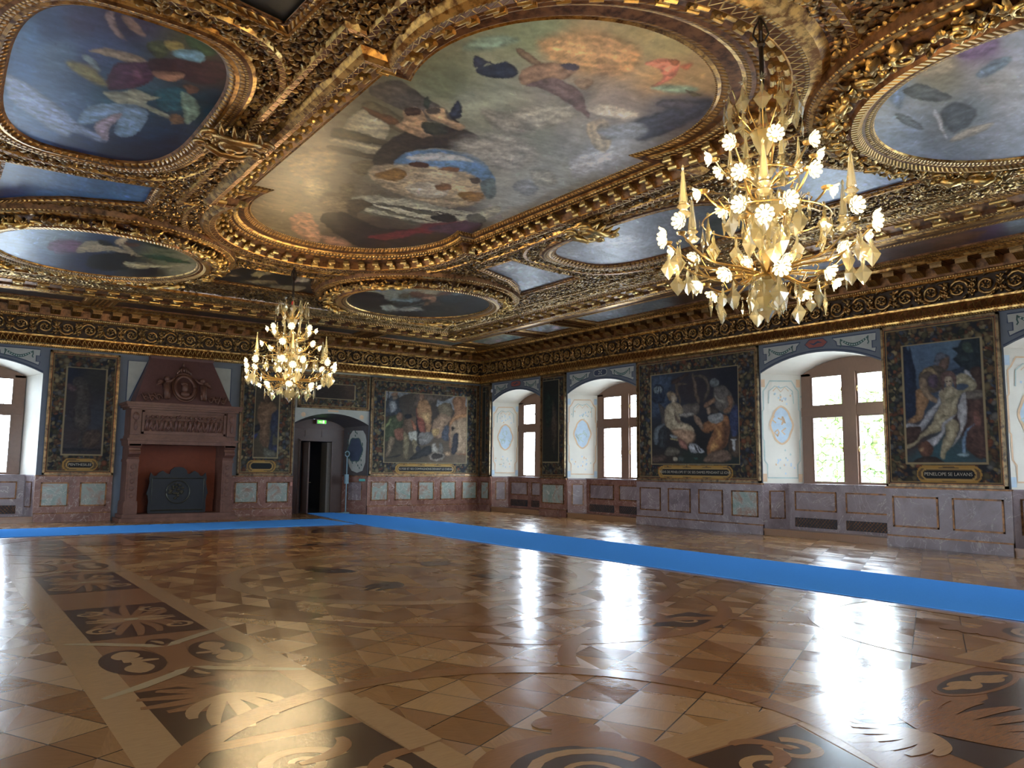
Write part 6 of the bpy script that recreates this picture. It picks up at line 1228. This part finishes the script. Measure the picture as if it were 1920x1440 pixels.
# ---- wall cornice with scroll frieze
M['frz'] = plain('dark_frieze_ground', (.05, .028, .015), .5, .3)
tc = MB(); s_ = [(0, 4.80, BR), (.10, 4.80, BD), (.13, 4.83, GB), (.14, 4.87, DT), (.16, 4.90, GB), (.13, 4.92, ZG), (.09, 5.07, GO), (.13, 5.09, GB), (.14, 5.13, BR), (.05, 5.15, len(MO)+1), (.05, 5.60, GO), (.10, 5.61, GB), (.13, 5.64, BD), (.14, 5.68, BR), (.16, 5.69, BR), (.18, 5.90, BR), (.60, 5.905, GO), (.62, 5.92, GB), (.68, 5.95, EG), (.76, 5.985, GO), (.80, 5.98, BD), (.86, 6.0, GO), (.90, 5.995, DT), (.96, 6.005, GO), (.98, 6.03, GO)]
loft(tc, [(rring(k), z) for k, z, _ in s_], [m_ for _, _, m_ in s_[:-1]])
def mod_wall(mb, path, spacing):
    P = np.array(path, float)
    for k in range(4):
        a, b = P[k], P[(k+1) % 4]; ln = np.linalg.norm(b-a); e = (b-a)/ln; nn = np.array([-e[1], e[0]]); n = int(ln/spacing)
        for i in range(n):
            c = a+e*(i+.5)*ln/n; w_ = .24; h = .17
            pr = [(0, 0), (0, -h), (.06, -h*1.05), (.12, -h*.8), (.22, -h*.5), (.30, -h*.5), (.36, -h*.6), (.38, -h*.3), (.38, 0)]
            mb.prism(pr, lambda a_, b_, d: U(*(c+nn*a_+e*d), 5.90+b_), -w_/2, w_/2, len(MO))
            for q in range(5): mb.tube([U(*(c+nn*(.03+.0*q)+e*(q-2)*.045), 5.90-h*1.0), U(*(c+nn*.2+e*(q-2)*.045), 5.90-h*.5), U(*(c+nn*.37+e*(q-2)*.045), 5.90-h*.5)], .016, 4, len(MO), col=1.0)
            mb.box(U(*(c-e*w_*.6), 5.885), U(*(c+nn*.42+e*w_*.6), 5.905), len(MO))
mod_wall(tc, rring(.18), .50)
trim(tc, MO+[M['carve2'], M['frz']])
fz = MB(); rr = random.Random(9)
def frieze(s0, s1, W, sgn=1):
    L = s1-s0; n = int(abs(L)/.54); 
    for i in range(n):
        s = s0+L*(i+.5)/n; d = -.075; up = 1 if i % 2 else -1
        pts = [W(s+.20*(1-.82*t)*math.cos(up*(PI+t*10)), d-.03*t, 5.375+.20*(1-.82*t)*math.sin(up*(PI+t*10))) for t in np.linspace(0, 1, 17)]
        fz.tube(pts, np.linspace(.036, .022, 17), 5, 0, col=1.0)
        for q in range(6):
            a = q*PI/3+.3; fz.tube([W(s+.03*math.cos(a), d-.03, 5.375+.03*math.sin(a)), W(s+.085*math.cos(a+.3), d-.05, 5.375+.085*math.sin(a+.3))], [.016, .022], 4, 0, col=1.0)
        for q in range(12):
            a = rr.uniform(0, 2*PI); r0 = .20; fz.tube([W(s+r0*math.cos(a), d, 5.375+r0*math.sin(a)), W(s+(r0+.05)*math.cos(a+.25), d-.04, 5.375+(r0+.04)*math.sin(a+.25)), W(s+(r0+.06)*math.cos(a+.5), d-.01, 5.375+(r0+.03)*math.sin(a+.5))], [.012, .03, .008], 4, 0, col=rr.uniform(.5, 1))
        s2 = s+L/n/2
        for q, (dz, r) in enumerate(((-.16, .035), (-.08, .045), (0, .03), (.08, .05), (.16, .03))): fz.ball(W(s2, d, 5.375+dz), (r, r, r*1.2), 0, 6, 4, col=rr.uniform(.6, 1))
        for sg in (-1, 1):
            for q in range(3): fz.tube([W(s2, d, 5.22+.12*q), W(s2+sg*.06, d-.04, 5.28+.12*q), W(s2+sg*.09, d, 5.34+.1*q)], [.012, .026, .006], 4, 0, col=rr.uniform(.5, 1))
frieze(-.1, -25.5, W_R); frieze(-.1, -18.8, W_B)
trim(fz, [M['carve2']], smooth=True)
# ---- outer zone: long paintings between mouldings
def outer(path_ax, lo, hi, spec, label, side_, seed):
    e0, e1 = 1.10, 2.10
    if side_ == 'R': P = [(10.95-e1, lo), (10.95-e0, lo), (10.95-e0, hi), (10.95-e1, hi)]
    elif side_ == 'B': P = [(lo, 14.95-e1), (hi, 14.95-e1), (hi, 14.95-e0), (lo, 14.95-e0)]
    xs, ys = [p[0] for p in P], [p[1] for p in P]
    o = ceiling_canvas(None, 5.995, spec, (min(xs), max(xs), min(ys), max(ys)), .035, label, seed=seed, m=lambda A, B: np.ones(len(A), bool))
    f = MB(); s_ = [(-.02, 6.01, BR), (.0, 5.965, BD), (.05, 5.95, GB), (.09, 5.945, ES), (.15, 5.96, GO), (.18, 6.02, GO)]
    loft(f, [(offset(P, k), z) for k, z, _ in s_], [m_ for _, _, m_ in s_[:-1]]); f.build('frame', MO, o)
OR = dict(cl=.35, gain=1.5, bg=[(1600, 490, '#6f7684'), (1700, 475, '#5a4c48'), (1780, 450, '#5c4238'), (1850, 430, '#4a3a50'), (1920, 410, '#7a8890'), (1500, 500, '#84909c'), (1300, 560, '#4a3a32'), (1150, 590, '#7c8890'), (1220, 575, '#6a7a80')], L=[('#5e4030', [(1750, 462), (1790, 440), (1850, 432), (1830, 446), (1780, 460)], 3)])
outer(0, -7.1, 7.1, OR, 'long narrow ceiling painting of dusky clouds along the window wall', 'R', 61)
outer(0, 8.25, 9.55, dict(bg=[(1010, 620, '#8a8e96'), (1060, 612, '#76787c')], L=[]), 'small pale ceiling panel above the second farthest window', 'R', 62)
outer(0, 10.55, 12.75, dict(bg=[(880, 640, '#39504c'), (930, 628, '#8f8e80'), (960, 625, '#6a7c80')], L=[]), 'small green-grey ceiling panel in the far corner over the windows', 'R', 63)
outer(0, -12.75, -8.2, dict(bg=[(2000, 300, '#6a6a70')], L=[]), 'long ceiling panel beyond the upper right edge of the view', 'R', 64)
DB = dict(bg=[(60, 550, '#15161e'), (300, 580, '#141824'), (500, 605, '#1c1e2a'), (780, 640, '#3a4648')], L=[])
outer(0, -2.2, 5.0, DB, 'long dark ceiling panel above the fireplace and doorway', 'B', 65); outer(0, -9.5, -3.0, DB, 'long dark ceiling panel at the far left end', 'B', 66)
outer(0, 5.9, 8.9, dict(bg=[(760, 640, '#39484a'), (840, 645, '#4a5a5c'), (700, 632, '#2a2c2c')], L=[]), 'dim green-grey ceiling panel over the wide soldiers tapestry', 'B', 67)

br_ = MB()
def bar(side_, lo, hi):
    n = 6; w_ = (hi-lo)
    for k, (a, b, z, mi) in enumerate(((0, .12, 5.95, 0), (.12, .2, 5.93, 2), (.2, .34, 5.955, 1), (.34, .44, 5.925, 2), (.44, .56, 5.94, 0), (.56, .66, 5.925, 2), (.66, .8, 5.955, 1), (.8, .88, 5.93, 2), (.88, 1, 5.95, 0))):
        a_, b_ = lo+w_*a, lo+w_*b
        if side_ == 'R': br_.box(U(8.72, a_, z), U(9.98, b_, 6.03), mi)
        else: br_.box(U(a_, 12.72, z), U(b_, 13.98, 6.03), mi)
for q in ((7.25, 8.1), (9.7, 10.4), (-8.05, -7.25)): bar('R', *q)
for q in ((-2.85, -2.35), (5.15, 5.75), (-10, -9.6)): bar('B', *q)
trim(br_, [M['gold'], M['goldb'], M['leaf']])
# ---------------------------------------------------------------- chandeliers
def copy_tree(o, parent=None):
    c = o.copy(); COL.objects.link(c); c.parent = parent
    for ch in list(o.children): copy_tree(ch, c)
    return c
def inst(src, parent, loc, rot=(0, 0, 0), scale=1.0, first=[set()]):
    """place a part: the source itself the first time, a linked copy afterwards"""
    if src.name not in first[0]: first[0].add(src.name); o = src
    else:
        o = src.copy(); COL.objects.link(o)
        for ch in src.children:
            k = ch.copy(); COL.objects.link(k); k.parent = o
    o.parent = parent; o.location = loc; o.rotation_euler = rot; o.scale = (scale,)*3; return o
def make_chandelier():
    rt = empty('chandelier')
    # mast: dark rod with scrolled hook at the ceiling
    t = MB(); t.lathe([(.022, 1.95), (.022, 2.62), (.04, 2.64), (.03, 2.68), (.02, 2.70), (.02, 2.98)], seg=10)
    for k in range(4):
        a = k*PI/2; t.tube([(.02*math.cos(a), .02*math.sin(a), 2.66), (.07*math.cos(a), .07*math.sin(a), 2.74), (.05*math.cos(a), .05*math.sin(a), 2.82), (.015*math.cos(a), .015*math.sin(a), 2.88)], .010, 5)
    t.build('mast', plain('dark_bronze', (.055, .04, .03), .4, .8, nscale=30), rt)
    t = MB(); t.lathe([(.028, 2.10), (.03, 2.11), (.03, 2.16), (.028, 2.17)], seg=10); t.build('red_collar', plain('red_lacquer', (.6, .02, .02), .3), rt)
    # crystal stem of balusters
    t = MB(); t.lathe([(0.005, 0), (.02, .03), (.045, .06), (.09, .10), (.095, .125), (.05, .15), (.03, .18), (.05, .21), (.025, .25), (.02, .28)], seg=14, flute=.12); t.build('finial', M['crystal'], rt, smooth=False)
    t = MB(); t.lathe([(.03, .28), (.13, .33), (.15, .37), (.06, .40), (.035, .46), (.06, .56), (.10, .62), (.05, .70), (.035, .8), (.07, .95), (.11, 1.02), (.05, 1.10), (.03, 1.2), (.06, 1.34), (.11, 1.42), (.06, 1.5), (.035, 1.56), (.09, 1.68), (.12, 1.78), (.05, 1.86), (.03, 1.98)], seg=14, flute=.10); t.build('stem', M['crystal2'], rt)
    t = MB(); t.lathe([(.014, .25), (.014, 2.0)], seg=8); t.lathe([(.05, .42), (.07, .44), (.05, .47)], seg=12); t.lathe([(.05, 1.26), (.07, 1.28), (.05, 1.31)], seg=12); t.build('stem_core', M['brass'], rt)
    t = MB(); t.tube([(.56*math.cos(a), .56*math.sin(a), .95) for a in np.arange(0, 2*PI+.05, PI/24)], .007, 6); t.tube([(.30*math.cos(a), .30*math.sin(a), 1.36) for a in np.arange(0, 2*PI+.05, PI/16)], .010, 6); t.build('hoop', M['brass'], rt)
    # shade: eight glowing petals round a lit bulb, facing +z
    def shade():
        b = MB(); b.ball((0, 0, .015), .030, 0, 8, 6); bo = b.build('lamp_bulb', M['bulb'])
        p = MB()
        for k in range(9):
            a = 2*PI*k/9; w_ = .34
            pr = [(.018, -.025), (.045, -.01), (.066, .02), (.078, .030)]
            for (r0, z0), (r1, z1), w0, w1 in zip(pr[:-1], pr[1:], (.5, .8, .95), (.8, .95, .45)):
                p.add([(r0*math.cos(a-w_*w0), r0*math.sin(a-w_*w0), z0), (r0*math.cos(a+w_*w0), r0*math.sin(a+w_*w0), z0), (r1*math.cos(a+w_*w1), r1*math.sin(a+w_*w1), z1), (r1*math.cos(a-w_*w1), r1*math.sin(a-w_*w1), z1)], [(0, 1, 2, 3)])
        po = p.build('lamp_shade', M['petal']); bo.parent = po
        return po
    SH = shade()
    def arm(r0, z0, r1, z1, sag, name='arm'):
        t = MB(); P = []
        for k in range(13):
            s = k/12; r = r0+(r1-r0)*s; z = z0+(z1-z0)*s-sag*math.sin(PI*s)*(1-.2*s)+.04*math.sin(2*PI*s); P.append((r, 0, z))
        t.tube(P, np.linspace(.013, .009, 13), 6); t.lathe([(.004, 0), (.035, .01), (.045, .03), (.02, .035)], (r1, 0, z1-.02), 10)
        for s in (3, 7): x, _, z = P[s]; t.tube([(x, 0, z), (x+.05, 0, z+.09), (x+.01, 0, z+.12), (x-.02, 0, z+.08)], .006, 5)
        return t.build(name, M['brass'])
    AM, AL, AU = arm(.06, .44, .90, .72, .10), arm(.06, .44, .54, .36, .08), arm(.06, 1.28, .44, 1.54, .05)
    def kite(h, w_, th):
        t = MB(); V = [(0, 0, 0), (w_*.25, 0, -h*.18), (w_*.22, 0, -h*.30), (w_, 0, -h*.58), (w_*.5, 0, -h*.82), (0, 0, -h), (-w_*.5, 0, -h*.82), (-w_, 0, -h*.58), (-w_*.22, 0, -h*.30), (-w_*.25, 0, -h*.18), (0, th, -h*.55), (0, -th, -h*.55)]
        n = 10; t.add(V, [(i, (i+1) % n, 10) for i in range(n)]+[((i+1) % n, i, 11) for i in range(n)]); t.ball((0, 0, .02), .014, 0, 6, 4); return t.build('pendant', M['crystal'])
    KB, KS = kite(.27, .078, .020), kite(.18, .052, .015)
    def spire():
        t = MB(); t.lathe([(.0, 0), (.05, .0), (.075, .03), (.05, .05), (.03, .07), (.06, .10), (.035, .13), (.042, .14), (.012, .42), (.008, .43), (.016, .455), (.006, .48), (.0, .49)], seg=8, flute=.06); return t.build('spire', M['crystal'])
    SP = spire()
    def flower():
        t = MB()
        for k in range(8):
            a = 2*PI*k/8; t.add([(0, 0, 0), (.03*math.cos(a-.25), .03*math.sin(a-.25), .006), (.05*math.cos(a), .05*math.sin(a), .012), (.03*math.cos(a+.25), .03*math.sin(a+.25), .006)], [(0, 1, 2, 3)])
        return t.build('rosette', M['crystal'])
    FL = flower()
    cs = lambda a, r, z: (r*math.cos(a), r*math.sin(a), z)
    def lamp(a, r, z, da, tilt=1.95):
        inst(SH, rt, cs(a, r, z), (0, tilt, a+da))
    for k in range(6):
        a = k*PI/3
        for s in (-.17, .17): inst(AM, rt, (0, 0, 0), (0, 0, a+s))
        lamp(a, .99, .70, 0, 1.9); lamp(a-.20, .93, .82, -.35, 1.75); lamp(a+.20, .93, .82, .35, 1.75)
        inst(SP, rt, cs(a, .80, .92)); inst(KB, rt, cs(a, .86, .66), (0, 0, a)); inst(KB, rt, cs(a+.14, .90, .64), (0, 0, a+.8)); inst(KB, rt, cs(a-.14, .90, .64), (0, 0, a-.8)); inst(KB, rt, cs(a+PI/6, .56, .94), (0, 0, a+PI/6+PI/2)); inst(FL, rt, cs(a+PI/6, .58, .97), (0, PI/2, a+PI/6)); inst(KB, rt, cs(a, .56, .94), (0, 0, a+PI/3)); inst(KB, rt, cs(a+.3, .38, 1.12), (0, 0, a+.3+PI/2)); inst(KB, rt, cs(a+.1, .72, .62), (0, 0, a+1.2))
    for k in range(8):
        a = k*PI/4+.2; inst(AL, rt, (0, 0, 0), (0, 0, a)); lamp(a, .60, .36, 0, 2.2); inst(KB, rt, cs(a, .50, .32), (0, 0, a+PI/2)); inst(KS, rt, cs(a+.35, .44, .30), (0, 0, a)); inst(KS, rt, cs(a+.2, .30, .34), (0, 0, a+PI/2))
        inst(KB, rt, cs(a+.39, .16, .36), (0, 0, a+.39+PI/2)) 
        inst(AU, rt, (0, 0, 0), (0, 0, a)); lamp(a, .49, 1.56, 0, 1.8); inst(KS, rt, cs(a+.39, .30, 1.34), (0, 0, a+.39+PI/2)); inst(KB, rt, cs(a+.39, .24, 1.18), (0, 0, a+.39+PI/2)); inst(KB, rt, cs(a, .2, .98), (0, 0, a+PI/2))
    for k in range(6):
        a = k*PI/3+PI/6; inst(SP, rt, cs(a, .30, 1.36), (0, 0, a), .72); lamp(a+.2, .60, 1.22, 0, 1.9)
        t_ = inst(AU, rt, (0, 0, -.30), (0, 0, a+.2), 1.0); t_.scale = (1.25, 1.25, 1.0)
        inst(KB, rt, cs(a+.5, .56, .95), (0, 0, a+.5+PI/2)); inst(FL, rt, cs(a, .34, 1.72), (0, PI/2, a))
    def prong():
        t = MB(); t.tube([(.03, 0, 1.80), (.12, 0, 1.80), (.24, 0, 1.92), (.27, 0, 2.08), (.30, 0, 2.16), (.34, 0, 2.14)], .006, 5); return t.build('crown_prong', M['brass'])
    PG = prong()
    for k in range(12):
        a = k*PI/6; inst(PG, rt, (0, 0, 0), (0, 0, a)); inst(KB, rt, cs(a, .34, 2.12), (0, 0, a+PI/2)); inst(FL, rt, cs(a, .32, 2.17), (0, PI/2, a))
        if k % 2: inst(KS, rt, cs(a, .34, 1.88), (0, 0, a+PI/2))
    return rt
ch = make_chandelier(); ch.location = (CX, -20.75, 2.92); ch.rotation_euler.z = math.radians(35)
tag(ch, 'larger nearer crystal chandelier on a dark rod at the upper right', 'chandelier', 'lit crystal chandeliers')
c2 = copy_tree(ch); c2.location = (CX, -8.95, 2.92); c2.rotation_euler.z = math.radians(12)
tag(c2, 'smaller farther crystal chandelier hanging before the fireplace wall', 'chandelier', 'lit crystal chandeliers')
